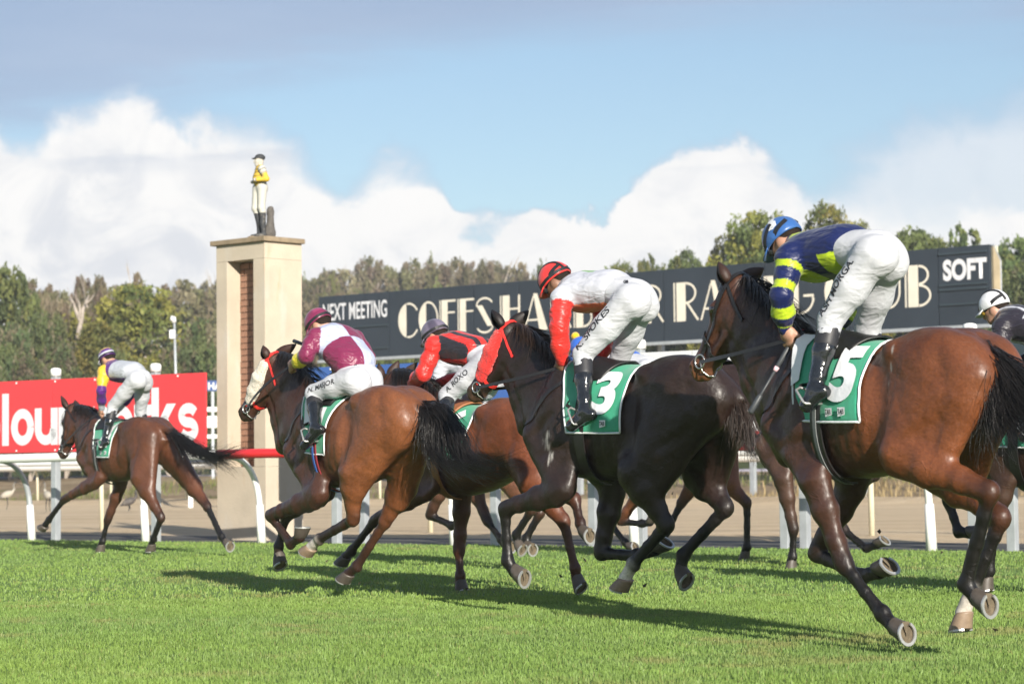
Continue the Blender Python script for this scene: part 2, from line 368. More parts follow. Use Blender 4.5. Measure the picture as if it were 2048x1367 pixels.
def rail_z(n, px, py): return at_plane(px, py, NN*n, NN).z
rr = empty('running_rail', rn(a_of(500, 906, RN0), RAIL_N), label='white plastic running rail with a red stretch beside the winning post, on curved white posts', cat='rail')
def P_(o, v): return v - o.location            # world point into a thing's own frame (unrotated)
aw0, ar0, ar1, aw1 = a_of(0, 918, RN0) - 6, a_of(437, 908, RN0), a_of(1640, 880, RN0), a_of(2048, 870, RN0) + 4
ZR = 1.155
def rail_tube(name, a, b, m):
    mb = MB(); k = 14; mb.tube([P_(rr, rn(a + (b-a)*i/k, RN0, ZR + 0.006*math.sin(i*1.3))) for i in range(k+1)], 0.062, 14); mb.build(name, m, rr, True)
rail_tube('white_rail', aw0, ar0, WHITE); rail_tube('red_rail', ar0 + 0.003, ar1, RED); rail_tube('white_rail', ar1 + 0.003, aw1, WHITE)
for px in (-190, 60, 288, 520, 905, 1266, 1860):
    a = a_of(px, 1082, RAIL_N); mb = MB()
    pts = []
    for i in range(13):
        q = i/12; n = RN0 + 0.58*math.sin(q*math.pi/2)**0.9; z = ZR - 0.03 - (ZR - 0.46)*(1 - math.cos(q*math.pi/2))
        pts.append(P_(rr, rn(a, n, z)))
    mb.tube(pts, 0.040, 10); po = mb.build('post', GALV if px in (60,) else WHITE, rr, True)
    mb = MB(); mb.tube([P_(rr, rn(a, RAIL_N, 0.50)), P_(rr, rn(a, RAIL_N + 0.04, -0.05))], [0.05, 0.062], 10); mb.build('post_sleeve', WHITE, po, True)
SN = RAIL_N + 0.22
ZT, ZB = 2.27, 1.24
POSTL = ['left of the far left jockey', 'right of the far left jockey', 'just right of the maroon capped jockey', 'under the tail of the bright bay', 'below the belly of the number 6 runner', 'behind the chest of the dark brown horse', 'under the girth of the dark brown horse', 'left of the foreleg of the near bay', 'right of the foreleg of the half hidden horse', 'above the croup of the near bay', 'behind the hind legs of the near bay']
for i, px in enumerate((112, 312, 673, 728, 990, 1186, 1282, 1569, 1608, 1945, 2022)):
    n = SN + (0.10 if i % 2 else 0.06) + (0.30 if px in (728, 1608) else 0); a = a_of(px, 900, n)
    t = empty('sign_post', rn(a, n), 0, label='galvanised sign post with a white cap, ' + POSTL[i], cat='post', group='steel posts carrying the trackside signboards')
    mb = MB(); mb.box((0, 0, 1.12), (0.05, 0.05, 1.2), (EN, NN, Vector((0, 0, 1))), 0.008); mb.build('post', GALV, t)
    mb = MB(); mb.tube([(0, 0, 2.32), (0, 0, 2.40), (0, 0, 2.425), (0, 0, 2.435)], [0.078, 0.078, 0.066, 0.03], 14); mb.build('cap', WHITE, t, True)
    t.location.z = 0
def board(name, pxa, pxb, m, label, n=SN, zb=ZB, zt=ZT, panels=1):
    a, b = a_of(pxa, 800, n), a_of(pxb, 800, n); t = empty(name, rn(a, n), label=label, cat='sign')
    w = (b - a)/panels
    for i in range(panels):
        mb = MB(); mb.box(EN*(w*(i + 0.5)) + Vector((0, 0, (zb + zt)/2)), (w/2 - 0.004, 0.018, (zt - zb)/2), (EN, NN, Vector((0, 0, 1))), 0.004); mb.build('panel', m, t)
    mb = MB()
    for i in range(int((b-a)/0.8)):
        for z in (zt - 0.03, zb + 0.03): mb.box(EN*(0.4 + i*0.8) - NN*0.019 + Vector((0, 0, z)), (0.012, 0.006, 0.012), (EN, NN, Vector((0, 0, 1))))
    mb.build('bolts', WHITE, t, kind='stuff')
    return t, a, b
def sign_text(t, s, a_l, a_r, z0, z1, n, m, bold=0.0, name='lettering', a0=0.0, proud=0.022):
    bm = text_mesh(s, 1.0, bold); xs = [v.co.x for v in bm.verts]; ys = [v.co.y for v in bm.verts]
    for v in bm.verts:
        u = (v.co.x - min(xs))/(max(xs) - min(xs)); w = (v.co.y - min(ys))/(max(ys) - min(ys))
        v.co = EN*(a_l + (a_r - a_l)*u - a0) + Vector((0, 0, z0 + (z1 - z0)*w)) - NN*proud
    return fin(name, bm, m, t)
# the red board
t, a, b = board('red_signboard', -420, 413, SIGNRED, 'red signboard with rounded white lowercase lettering on the rail at far left', panels=3)
def rnd_text(t, s, a_l, a_r, z0, z1, a0, m):
    """heavy rounded sans: strokes drawn as wide bands"""
    adv = dict(c=.92, o=1.0, l=.42, u=.98, r=.66, w=1.36, k=.98, s=.86); x = 0; xs = []
    for ch in s: xs.append(x); x += adv[ch] + 0.03
    k = (a_r - a_l)/x; H = z1 - z0; mb = MB(); xh = 0.70; wt = 0.295
    def Q(p): return EN*(a_l + p[0]*k - a0) + Vector((0, 0, z0 + p[1]*H)) - NN*0.022
    def band(pts, w, wy=None):
        L, R = [], []
        for i, p in enumerate(pts):
            p0, p1 = pts[max(0, i-1)], pts[min(len(pts)-1, i+1)]; dx, dy = p1[0]-p0[0], p1[1]-p0[1]; l = math.hypot(dx, dy) or 1
            nx, ny = -dy/l*w/2, dx/l*(wy or w)/2; L.append((p[0]+nx, p[1]+ny)); R.append((p[0]-nx, p[1]-ny))
        n = len(pts); mb.add([Q(q) for q in L] + [Q(q) for q in R], [(i, i+1, n+i+1, n+i) for i in range(n-1)])
    def arc(cx, cy, rx, ry, a0, a1, n=28): return [(cx + rx*math.cos(math.radians(a0 + (a1-a0)*i/n)), cy + ry*math.sin(math.radians(a0 + (a1-a0)*i/n))) for i in range(n+1)]
    wy = 0.185
    for ch, x0 in zip(s, xs):
        w = adv[ch]; c = x0 + w/2; rx, ry = w/2 - wt/2, xh/2 - wy/2
        if ch == 'o': band(arc(c, xh/2, rx, ry, 0, 360, 40), wt, wy)
        elif ch == 'c': band(arc(c, xh/2, rx, ry, 48, 312, 34), wt, wy)
        elif ch == 'l': band([(c, 0), (c, 1.0)], wt)
        elif ch == 'u':
            band([(x0 + wt/2, xh), (x0 + wt/2, 0.3)] + arc(c - 0.02, 0.3, rx - 0.02, 0.3 - wy/2, 180, 360, 20), wt, wy); band([(x0 + w - wt/2, xh), (x0 + w - wt/2, 0)], wt)
        elif ch == 'r': band([(x0 + wt/2, xh), (x0 + wt/2, 0)], wt); band([(x0 + wt/2 + 0.02, 0.33), (x0 + wt/2 + 0.08, 0.5), (x0 + 0.42, 0.585), (x0 + w + 0.04, 0.6)], wt*0.8, 0.2)
        elif ch == 'w':
            q = w/4
            for i, (p, r) in enumerate((((0.14, xh), (q + 0.06, 0.1)), ((q + 0.06, 0.1), (2*q, xh - 0.05)), ((2*q, xh - 0.05), (3*q - 0.06, 0.1)), ((3*q - 0.06, 0.1), (w - 0.14, xh)))): band([(x0 + p[0], p[1] - (0.1 if p[1] < .2 else 0)), (x0 + r[0], r[1] - (0.1 if r[1] < .2 else 0))], wt*0.92)
        elif ch == 'k': band([(x0 + wt/2, 0), (x0 + wt/2, 1.0)], wt); [mb.add([Q(p) for p in poly], [(0, 1, 2, 3)]) for poly in ([(x0 + .26, .36), (x0 + .60, xh), (x0 + w - .02, xh), (x0 + .44, .24)], [(x0 + .36, .46), (x0 + .60, .50), (x0 + w + .02, 0), (x0 + .64, 0)])]
        elif ch == 's':
            r2 = (xh - wy)/4; band(arc(c, xh - r2 - wy/2, rx*0.95, r2, 20, 270, 22)[:-1] + arc(c, r2 + wy/2, rx*0.95, r2, 90, -160, 22), wt*0.80, wy)
    me = bpy.data.meshes.new('lettering'); me.from_pydata(mb.v, [], mb.f)
    # bands overlap each other: step each stroke a hair so no two lie in one plane
    for i, p in enumerate(me.polygons):
        pass
    link('lettering', me, m, t)
al, a_r = a_of(4, 840, SN), a_of(403, 840, SN)
tot = sum((.42, 1.0, .98, .66, 1.36, 1.0, .66, .98, .86)) + 9*0.03
unit = (a_r - al)/tot
rnd_text(t, 'colourworks', al - unit*(0.92 + 1.0 + 0.06), a_r, rail_z(SN, 60, 890), rail_z(SN, 15, 787), a, LETTERW)
t, a, b = board('blue_signboard', 617, 1222, BLUEB, 'blue signboard on the rail behind the red and black striped jockey', panels=4)
MBw = MB()
for i in range(9):
    c = EN*(0.35 + i*0.62) - NN*0.021 + Vector((0, 0, 1.98 - 0.02*(i % 3)))
    MBw = MB(); MBw.add([c, c + EN*0.34, c + EN*0.26 + Vector((0, 0, 0.2)), c + EN*0.08 + Vector((0, 0, 0.2))], [(0, 1, 2, 3)]); MBw.build('white_mark', LETTERW, t)
t, a, b = board('white_signboard', 1236, 1880, SIGNWHITE, 'plain white signboard on the rail behind the two nearest horses', panels=4)
mb = MB(); mb.box(EN*((b-a)/2) - NN*0.022 + Vector((0, 0, ZB + 0.05)), ((b-a)/2 - 0.02, 0.004, 0.035), (EN, NN, Vector((0, 0, 1)))); mb.build('red_stripe', SIGNRED, t)
board('dark_signboard', 1893, 2300, DARKB, 'dark slate signboard on the rail at the right edge', panels=2)
# second and third rails across the sand track
def simple_rail(n, z, pxs, label, pm, a0, a1, neck=True, rr_=0.05):
    t = empty('track_rail', rn(a0, n), label=label, cat='rail'); k = 20
    mb = MB(); mb.tube([P_(t, rn(a0 + (a1-a0)*i/k, n - 0.3, z)) for i in range(k+1)], rr_, 10); mb.build('white_rail', WHITE, t, True)
    for px in pxs:
        a = a_of(px, 1000, n); mb = MB()
        mb.tube([P_(t, rn(a, n - 0.3 + 0.3*math.sin(i/8*math.pi/2), z - 0.4*(1 - math.cos(i/8*math.pi/2)))) for i in range(9)] + [P_(t, rn(a, n + 0.02, -0.1))], 0.04, 8); mb.build('post', pm, t, True)
CREAMP = mat('cream_post', (0.62, 0.58, 0.42), 0.6, noise=(5, 0.15))
simple_rail(28.6, 1.12, (-160, 203, 447, 860, 1215, 1742, 2075), 'white outer rail of the sand track on cream posts behind the signboards', CREAMP, -40, 14)
simple_rail(53.2, 1.25, (-240, -80, 75, 222, 372, 560, 760, 960, 1180, 1420, 1640, 1900), 'far white rail along the inner edge of the sand track', CREAMP, -75, 20, rr_=0.16)
# ------------------------------------------------------------------ tote board
def tote():
    Pl, Pr = at(640, 655, 78), at(1983, 566, 62); z0, z1 = 4.58, 6.62
    d = Vector((Pr.x - Pl.x, Pr.y - Pl.y, 0)); L = d.length; e = d/L; nrm = Vector((e.y, -e.x, 0)); o = Vector((Pl.x, Pl.y, 0)); H = z1 - z0
    t = empty('tote_board', o, label='long dark navy racing club board with cream art deco lettering behind the track', cat='sign')
    U = lambda px: (at_plane(px, 600, o, nrm) - o).dot(e)
    cuts = [0, U(691), U(781), U(863), U(950), U(1041), U(1190), U(1330), U(1440), U(1532), U(1700), U(1880), L]
    for i, (p, q) in enumerate(zip(cuts, cuts[1:])):
        mb = MB(); mb.box(e*((p+q)/2) + Vector((0, 0, (z0+z1)/2)), ((q-p)/2 - 0.012, 0.06, H/2), (e, -nrm, Vector((0, 0, 1))), 0.006); mb.build('panel', NAVYB, t)
    mb = MB(); mb.box(e*(L/2) - nrm*0.25 + Vector((0, 0, (z0+z1)/2)), (L/2 - 0.02, 0.16, H/2 - 0.02), (e, -nrm, Vector((0, 0, 1)))); mb.build('back_frame', CREAMP, t)
    mb = MB(); mb.box(e*(L/2) + nrm*0.02 + Vector((0, 0, z0 - 0.05)), (L/2, 0.10, 0.045), (e, -nrm, Vector((0, 0, 1)))); mb.build('bottom_rail', GALV, t)
    # angled end brace
    mb = MB()
    q0, q1 = e*(L + 0.01) - nrm*0.07, e*(L + 0.02) - nrm*0.40
    vs = [q0 + Vector((0, 0, z0)), q1 + Vector((0, 0, z0)), q1 + Vector((0, 0, z1 - 0.42)), q0 + Vector((0, 0, z1 - 0.03))]; mb.add(vs + [v + e*0.03 for v in vs], [(0, 1, 2, 3), (7, 6, 5, 4), (0, 4, 5, 1), (1, 5, 6, 2), (2, 6, 7, 3), (3, 7, 4, 0)]); mb.build('end_panel', mat('end_panel_ply', (.34, .28, .18), .7, noise=(3, .25)), t)
    mb = MB(); mb.tube([q1 + e*0.02 + Vector((0, 0, z0 - 4.0)), q1 + e*0.02 + Vector((0, 0, z1 - 0.40)), q0 + e*0.02 + Vector((0, 0, z1 + 0.0))], 0.035, 6); mb.build('end_brace', GALV, t)
    for px in (664, 900, 1135, 1300, 1480, 1700, 1930):
        mb = MB(); mb.box(e*U(px) - nrm*0.5 + Vector((0, 0, z0/2 + 0.3)), (0.07, 0.07, z0/2 + 0.5), (e, -nrm, Vector((0, 0, 1)))); mb.build('leg', GALV, t)
    mb = MB()                     # deco letters in unit boxes: thick left stroke, thin right stroke
    k_ = [0]
    def put(poly, x0, w):
        k_[0] += 1; pr = 0.064 + 0.0004*(k_[0] % 12)
        mb.add([e*(x0 + p[0]*w) + nrm*pr + Vector((0, 0, z0 + H*(0.265 + 0.54*p[1]))) for p in poly], [tuple(range(len(poly)))])
    TK, TN = 0.34, 0.075
    def bar(x, y, X, Y): return [(x, y), (X, y), (X, Y), (x, Y)]
    def ring(cx, cy, rx, ry, a0, a1, tx=TN, ty=0.055, n=18):
        out = []
        for i in range(n):
            q0, q1 = (math.radians(a0 + (a1-a0)*j/n) for j in (i, i+1))
            out.append([(cx + rx*math.cos(q0), cy + ry*math.sin(q0)), (cx + rx*math.cos(q1), cy + ry*math.sin(q1)), (cx + (rx-tx)*math.cos(q1), cy + (ry-ty)*math.sin(q1)), (cx + (rx-tx)*math.cos(q0), cy + (ry-ty)*math.sin(q0))])
        return out
    def seg(cx, cy, rx, ry, xc):          # filled left cap of an ellipse up to the chord x = xc
        q = math.degrees(math.acos((xc - cx)/rx)); return [[(cx + rx*math.cos(math.radians(q + (360-2*q)*i/20)), cy + ry*math.sin(math.radians(q + (360-2*q)*i/20))) for i in range(21)]]
    G = {
     'C': seg(.55, .5, .55, .5, .42) + ring(.55, .5, .55, .5, 35, 100) + ring(.55, .5, .55, .5, 260, 325),
     'O': seg(.5, .5, .5, .5, .38) + ring(.5, .5, .5, .5, -105, 105),
     'G': seg(.55, .5, .55, .5, .42) + ring(.55, .5, .55, .5, 35, 100) + ring(.55, .5, .55, .5, 260, 345) + [bar(.62, .42, 1.05, .48), bar(.98, .3, 1.05, .42)],
     'F': [bar(0, 0, .06, 1), bar(.12, 0, .50, 1), bar(.50, .94, 1, 1), bar(.50, .62, .95, .67)],
     'S': [[(.02, .78), (.36, .78), (.98, .2), (.66, .2)]] + ring(.5, .78, .5, .22, 20, 190) + ring(.5, .22, .5, .22, 200, 370),
     'H': [bar(0, 0, .06, 1), bar(.12, 0, .48, 1), bar(.48, .6, .9, .65), bar(.9, 0, 1, 1)],
     'A': [[(.42, 1), (.58, 1), (1.0, 0), (.66, 0)], [(.0, 0), (.07, 0), (.46, .93), (.40, .93)], bar(.16, .26, .70, .31)],
     'R': [bar(0, 0, .06, 1), bar(.12, 0, .5, 1)] + ring(.5, .72, .45, .28, -90, 90) + [[(.52, .46), (.62, .46), (1.05, .03), (.98, .0)]],
     'B': [bar(0, 0, .06, 1), bar(.12, 0, .5, 1)] + ring(.52, .76, .38, .24, -90, 90) + ring(.52, .27, .45, .27, -90, 90),
     'U': [bar(.02, .35, .38, 1)] + seg(.5, .42, .48, .42, .38) + ring(.5, .42, .48, .42, 255, 360) + [bar(.905, .42, .98, 1)],
     'I': [bar(.1, 0, .9, 1)], 'N': [bar(0, 0, .1, 1), [(.1, 1), (.45, 1), (.98, 0), (.62, 0)], bar(.9, 0, 1, 1)],
     'L': [bar(0, 0, .06, 1), bar(.12, 0, .5, 1), bar(.5, 0, 1, .06)]}
    for ch, p, q in (('C', 799, 838), ('O', 840, 879), ('F', 882, 914), ('F', 918, 951), ('S', 955, 989), ('H', 1003, 1043), ('A', 1049, 1098), ('R', 1104, 1144), ('B', 1150, 1188), ('O', 1194, 1236), ('U', 1241, 1277), ('R', 1282, 1328),
                     ('R', 1350, 1398), ('A', 1403, 1455), ('C', 1460, 1502), ('I', 1509, 1525), ('N', 1531, 1574), ('G', 1580, 1628), ('C', 1652, 1700), ('L', 1709, 1748), ('U', 1758, 1805), ('B', 1813, 1867)):
        u0, u1 = U(p), U(q)
        for poly in G[ch]: put(poly, u0, u1 - u0)
    mb.build('lettering', CREAM, t)
    def words(s, pa, pb, v0, v1, bold):
        bm = text_mesh(s, 1.0, bold); xs = [v.co.x for v in bm.verts]; ys = [v.co.y for v in bm.verts]; a, b = U(pa), U(pb)
        for v in bm.verts: v.co = e*(a + (b-a)*(v.co.x - min(xs))/(max(xs)-min(xs))) + nrm*0.075 + Vector((0, 0, z0 + H*(v0 + (v1-v0)*(v.co.y - min(ys))/(max(ys)-min(ys)))))
        fin('lettering', bm, LETTERW, t)
    words('NEXT MEETING', 649, 777, 0.61, 0.88, 0.014); words('SOFT', 1890, 1978, 0.57, 0.845, 0.045)
    for pa, pb, vs in ((647, 779, (0.49, 0.14)), (1882, 1979, (0.52, 0.92, 0.46, 0.27))):
        for v in vs:
            mb = MB(); mb.box(e*((U(pa)+U(pb))/2) + nrm*0.085 + Vector((0, 0, z0 + H*v)), ((U(pb)-U(pa))/2, 0.022, 0.028), (e, -nrm, Vector((0, 0, 1)))); mb.build('slot_rail', DARKB, t)
tote()
# ------------------------------------------------------------------ winning post tower
PLASTER = mat('cream_render', (0.47, 0.405, 0.315), 0.85, noise=(2.2, 0.14, 8), bump=(25, 0.35, 0.01)); BRICKM = mat('brick', (0.27, 0.145, 0.095), 0.9, noise=(9, 0.25), bump=(60, 0.4, 0.004))
def stain(m):
    t = NT(m.node_tree); b = [n for n in t.n if n.type == 'BSDF_PRINCIPLED'][0]; src = b.inputs['Base Color'].links[0].from_socket
    tc = t.new('ShaderNodeTexCoord').outputs['Object']; mp = t.new('ShaderNodeMapping'); t.put(mp.inputs['Vector'], tc); mp.inputs['Scale'].default_value = (1.6, 1.6, 0.35)
    f = t.step(t.noise(mp.outputs[0], 2.6, 7, 0.62, 0.6), 0.56, 0.72); c = t.mix(t.math('MULTIPLY', f, 0.55), src, (0.42, 0.27, 0.13))
    mp2 = t.new('ShaderNodeMapping'); t.put(mp2.inputs['Vector'], tc); mp2.inputs['Scale'].default_value = (2, 2, 0.6)
    f2 = t.step(t.noise(mp2.outputs[0], 1.7, 6, 0.6), 0.52, 0.7); c = t.mix(t.math('MULTIPLY', f2, 0.4), c, (0.48, 0.46, 0.42)); t.put(b.inputs['Base Color'], c)
stain(PLASTER)
CONC = mat('weathered_concrete', (0.26, 0.20, 0.13), 0.9, noise=(8, 0.35), bump=(30, 0.5, 0.01)); MORTAR = mat('mortar', (0.16, 0.13, 0.11), 0.95)
def tower():
    c0 = at(532, 1070, 33.1); c0.z = 0; l, r, Ht = 1.01, 0.69, 4.09
    t = empty('winning_post_tower', c0, label='tall cream rendered winning post tower with a brick lined niche', cat='tower')
    A, B, Z = Vector((-.74, .6726, 0)), Vector((.6726, .74, 0)), Vector((0, 0, 1))          # A along the left face (away to the left), B along the right face
    def bx(mb, a0, a1, b0, b1, z0, z1, bev=0.003): mb.box(A*((a0+a1)/2) + B*((b0+b1)/2) + Z*((z0+z1)/2), ((a1-a0)/2, (b1-b0)/2, (z1-z0)/2), (A, B, Z), bev)
    n0, n1, zt, zb, dep = 0.235, 0.785, 3.86, 1.0, 0.26
    for nm, args in (('base_block', (0, l, 0, r, -0.1, zb)), ('jamb', (0, n0, 0, r, zb + 0.002, zt)), ('jamb', (n1, l, 0, r, zb + 0.002, zt)), ('lintel', (0, l, 0, r, zt + 0.002, Ht))):
        mb = MB(); bx(mb, *args); mb.build(nm, PLASTER, t)
    mb = MB(); bx(mb, n0 + 0.003, n1 - 0.003, dep + 0.012, dep + 0.10, zb + 0.004, zt - 0.003, 0); mb.build('back_wall', MORTAR, t)
    bm = None; rows = int((zt - zb)/0.086)
    for i in range(rows):
        x = n0 + 0.006 + (0.115 if i % 2 else 0.0) - 0.115
        while x < n1 - 0.02:
            x0, x1 = max(x, n0 + 0.006), min(x + 0.22, n1 - 0.006)
            if x1 - x0 > 0.04:
                mb = MB(); mb.box((0, 0, 0), ((x1-x0)/2, 0.02, 0.038), (A, B, Z)); o = mb.build('brick', BRICKM, t); o.location = A*((x0+x1)/2) + B*(dep + 0.004*math.sin(i*5.1 + x*40)) + Z*(zb + 0.05 + i*0.086)
            x += 0.23
    mb = MB(); bx(mb, -0.055, l + 0.075, -0.055, r + 0.02, Ht + 0.002, Ht + 0.072, 0.012); mb.build('capstone', CONC, t)
    return c0 + A*(l*0.42) + B*(r*0.45) + Z*(Ht + 0.075)
TOWER_TOP = tower()
# ------------------------------------------------------------------ light pole, far sign, far rails
p = at(352, 735, 95); t = empty('light_pole', (p.x, p.y, 2.0), label='slim pale grey light pole in front of the rounded green tree', cat='pole')
zt = at(348, 642, 95).z - 2.0
mb = MB(); mb.tube([(0, 0, -0.5), (0, 0, zt*0.5), (-0.06, 0, zt)], [0.062, 0.055, 0.045], 10); mb.build('pole', GALV, t, True)
mb = MB(); mb.tube([(-0.06, 0, zt - 0.05), (-0.10, -0.02, zt + 0.10), (-0.2, -0.05, zt + 0.12)], [0.09, 0.12, 0.10], 10); mb.build('lamp_head', WHITE, t, True)
mb = MB(); mb.box((-0.13, -0.05, zt - 0.52), (0.11, 0.10, 0.17), None, 0.03); mb.build('control_box', WHITE, t)
p = at(420, 771, 92); q = at(510, 771, 92); t = empty('blue_sign', (p.x - 0.1, p.y, 0), label='small blue infield sign with white capitals left of the tower', cat='sign')
mb = MB(); mb.box(((q.x-p.x)/2, 0, p.z), ((q.x-p.x)/2, 0.04, 0.2)); mb.build('panel', mat('sign_blue', (0.02, 0.06, 0.2), 0.5), t)
for x in (0.2, q.x - p.x - 0.2): mb = MB(); mb.box((x, 0.06, p.z/2), (0.05, 0.05, p.z/2)); mb.build('leg', GALV, t)
bm = text_mesh('HARB', 0.36, 0.012)
for v in bm.verts: v.co = Vector((0.02 + v.co.x, -0.045, p.z - 0.13 + v.co.y))
fin('lettering', bm, LETTERW, t)
p = at(395, 845, 68); t = empty('course_fence', (p.x, p.y, 0), label='white three rail course fence seen in the gap left of the tower', cat='fence')
for py, hh in ((818, 0.06), (843, 0.16), (872, 0.05)):
    z = at(430, py, 68).z; mb = MB(); mb.box((1.4, 0, z), (1.8, 0.05, hh)); mb.build('rail', WHITE, t)
for x in (-0.2, 0.72, 1.9, 3.0): mb = MB(); mb.box((x, 0.06, at(430, 840, 68).z/2 + 0.2), (0.06, 0.05, at(430, 840, 68).z/2 + 0.2)); mb.build('post', WHITE, t)
# ------------------------------------------------------------------ trees
BARK = mat('pale_bark', (0.36, 0.31, 0.26), 0.9, noise=(4, 0.3)); BARKD = mat('dark_bark', (0.11, 0.09, 0.07), 0.9, noise=(4, 0.3))
def crown_mesh(seed, n, lobes, size, cols, spread=1.0, holes=0.35, H=10.0):
    """crown of many leaf clumps spread through lobes of different size; unit tree H metres tall"""
    r = np.random.default_rng(seed); P = []; C = []
    sz = np.array([l[3] for l in lobes]); wts = sz**2.2; wts /= wts.sum()
    for (x, y, z, rad, flat), w in zip(lobes, wts):
        k = int(n*w); d = r.normal(size=(k, 3)); d /= np.linalg.norm(d, axis=1)[:, None]
        rr_ = rad*(0.55 + 0.45*r.random(k)**0.5)
        bump = 1 + 0.22*np.sin(d[:, 0]*5 + seed + x)*np.sin(d[:, 1]*5.3 + y)*np.sin(d[:, 2]*4.7 + z)
        p = d*(rr_*bump)[:, None]*np.array([1, 1, flat]) + np.array([x, y, z])
        # clumps: pull leaves towards a few local centres so gaps open up
        nc = max(6, int(rad*rad*6)); cd = r.normal(size=(nc, 3)); cd /= np.linalg.norm(cd, axis=1)[:, None]
        cc = cd*(rad*0.86)*np.array([1, 1, flat]) + np.array([x, y, z]); idx = np.argmin(((p[:, None]-cc[None])**2).sum(2), 1)
        p = p*(1-holes) + cc[idx]*holes + r.normal(0, 0.05*rad, (k, 3))
        tone = r.random(nc)[idx]; col = np.array(cols)[r.integers(0, len(cols), nc)][idx]
        P.append(p); C.append(col*(0.7 + 0.45*tone[:, None] + 0.25*r.random((k, 1))))
    P = np.concatenate(P); C = np.concatenate(C); k = len(P)
    a = r.normal(size=(k, 3)); a /= np.linalg.norm(a, axis=1)[:, None]; b = np.cross(a, r.normal(size=(k, 3))); b /= np.linalg.norm(b, axis=1)[:, None]
    s = size*(0.6 + 0.8*r.random((k, 1))); V = np.stack([P - a*s, P + b*s*0.45, P + a*s, P - b*s*0.45], 1).reshape(-1, 3)
    return np_mesh('crown', V, np.arange(k*4).reshape(-1, 4), None, np.repeat(C, 4, 0), smooth=False)
def trunk_mesh(seed, H, r0, limbs, top=0.62, lean=0.0):
    r = random.Random(seed); mb = MB(); pts = [Vector((lean*q*H*0.2 + 0.15*math.sin(q*5 + seed), 0.15*math.cos(q*4 + seed), q*H*top)) for q in (0, .2, .45, .7, 1)]
    pts[0].z = -1.5
    mb.tube(pts, [r0*1.3, r0, r0*.8, r0*.6, r0*.35], 8)
    for i in range(limbs):
        s = pts[1 + i % 3].lerp(pts[2 + i % 3], r.random()); an = r.random()*6.28; ln = H*(0.15 + 0.13*r.random()); e = s + Vector((math.cos(an)*ln*0.7, math.sin(an)*ln*0.7, ln*(0.55 + 0.4*r.random())))
        mid = s.lerp(e, 0.5) + Vector((r.uniform(-.3, .3), r.uniform(-.3, .3), -0.1*ln)); mb.tube([s, mid, e], [r0*.45, r0*.3, r0*.1], 6)
        for j in range(2):
            an2 = an + r.uniform(-1, 1); s2 = mid.lerp(e, r.uniform(.2, .8)); mb.tube([s2, s2 + Vector((math.cos(an2)*ln*.3, math.sin(an2)*ln*.3, ln*.3))], [r0*.18, r0*.05], 5)
    me = bpy.data.meshes.new('trunk'); me.from_pydata(mb.v, [], mb.f); me.update(); return me
def lobes(seed, kind):
    r = random.Random(seed)
    if kind == 'round': return [(0, 0, 5.6, 3.6, .85)] + [(3.1*math.cos(a), 3.1*math.sin(a), r.uniform(3.2, 6.5), r.uniform(1.5, 2.4), .8) for a in [r.random()*6.28 for _ in range(9)]] + [(r.uniform(-1.5, 1.5), r.uniform(-1.5, 1.5), 8.2, 1.6, .8) for _ in range(3)]
    if kind == 'tall': return [(r.uniform(-1.7, 1.7), r.uniform(-1.7, 1.7), z, r.uniform(1.0, 1.9), .8) for z in (2.6, 3.6, 4.6, 5.4, 6.2, 6.9, 7.6, 8.3, 8.9)] + [(0, 0, 9.2, .8, .9)]
    if kind == 'gum': return [(r.uniform(-2.8, 2.8), r.uniform(-2.8, 2.8), r.uniform(6.3, 9.3), r.uniform(.9, 1.6), .55) for _ in range(9)]
    if kind == 'scrub': return [(r.uniform(-3.5, 3.5), r.uniform(-3, 3), r.uniform(1.5, 5), r.uniform(1.4, 2.4), .8) for _ in range(9)]
GRN = [(.12, .15, .05), (.145, .17, .054), (.175, .185, .058), (.09, .12, .046)]; YEL = [(.19, .19, .048), (.15, .17, .05), (.225, .205, .05), (.11, .135, .042)]
OLV = [(.18, .16, .085), (.15, .145, .068), (.22, .185, .112), (.19, .15, .10)]; DRK = [(.08, .105, .046), (.105, .13, .05), (.13, .145, .058), (.165, .14, .09)]
KINDS = {
 'round_tree': [(crown_mesh(s, 19000, lobes(s, 'round'), 0.135, YEL), trunk_mesh(s, 10, .28, 7)) for s in (1, 2)],
 'green_tree': [(crown_mesh(s, 12000, lobes(s, 'tall'), 0.15, GRN), trunk_mesh(s, 10, .2, 6)) for s in (3, 4, 5)],
 'gum_tree': [(crown_mesh(s, 3600, lobes(s, 'gum'), 0.20, OLV, holes=.45), trunk_mesh(s, 10, .2, 8, .8)) for s in (6, 7, 8)],
 'olive_tree': [(crown_mesh(s, 9000, lobes(s, 'tall'), 0.16, OLV), trunk_mesh(s, 10, .2, 6)) for s in (9, 10)],
 'dark_tree': [(crown_mesh(s, 13000, lobes(s, 'round'), 0.155, DRK), trunk_mesh(s, 10, .25, 7)) for s in (11, 12)],
 'scrub_tree': [(crown_mesh(s, 8000, lobes(s, 'scrub'), 0.15, GRN + OLV), trunk_mesh(s, 7, .15, 6)) for s in (13, 14, 15)],
}
KSIZE = {}
def _norm():
    for nm, ks in KINDS.items():
        for i, (c, tr) in enumerate(ks):
            v = np.zeros(len(c.vertices)*3, np.float32); c.vertices.foreach_get('co', v); v = v.reshape(-1, 3); KSIZE[nm, i] = (float(np.percentile(v[:, 2], 99.7)), float(np.percentile(v[:, 0], 98.5) - np.percentile(v[:, 0], 1.5)))
_norm()
for ks in KINDS.values():
    for c, tr in ks:
        c.materials.append(LEAF); tr.materials.append(BARK)
_tc = {}; LBL = {}
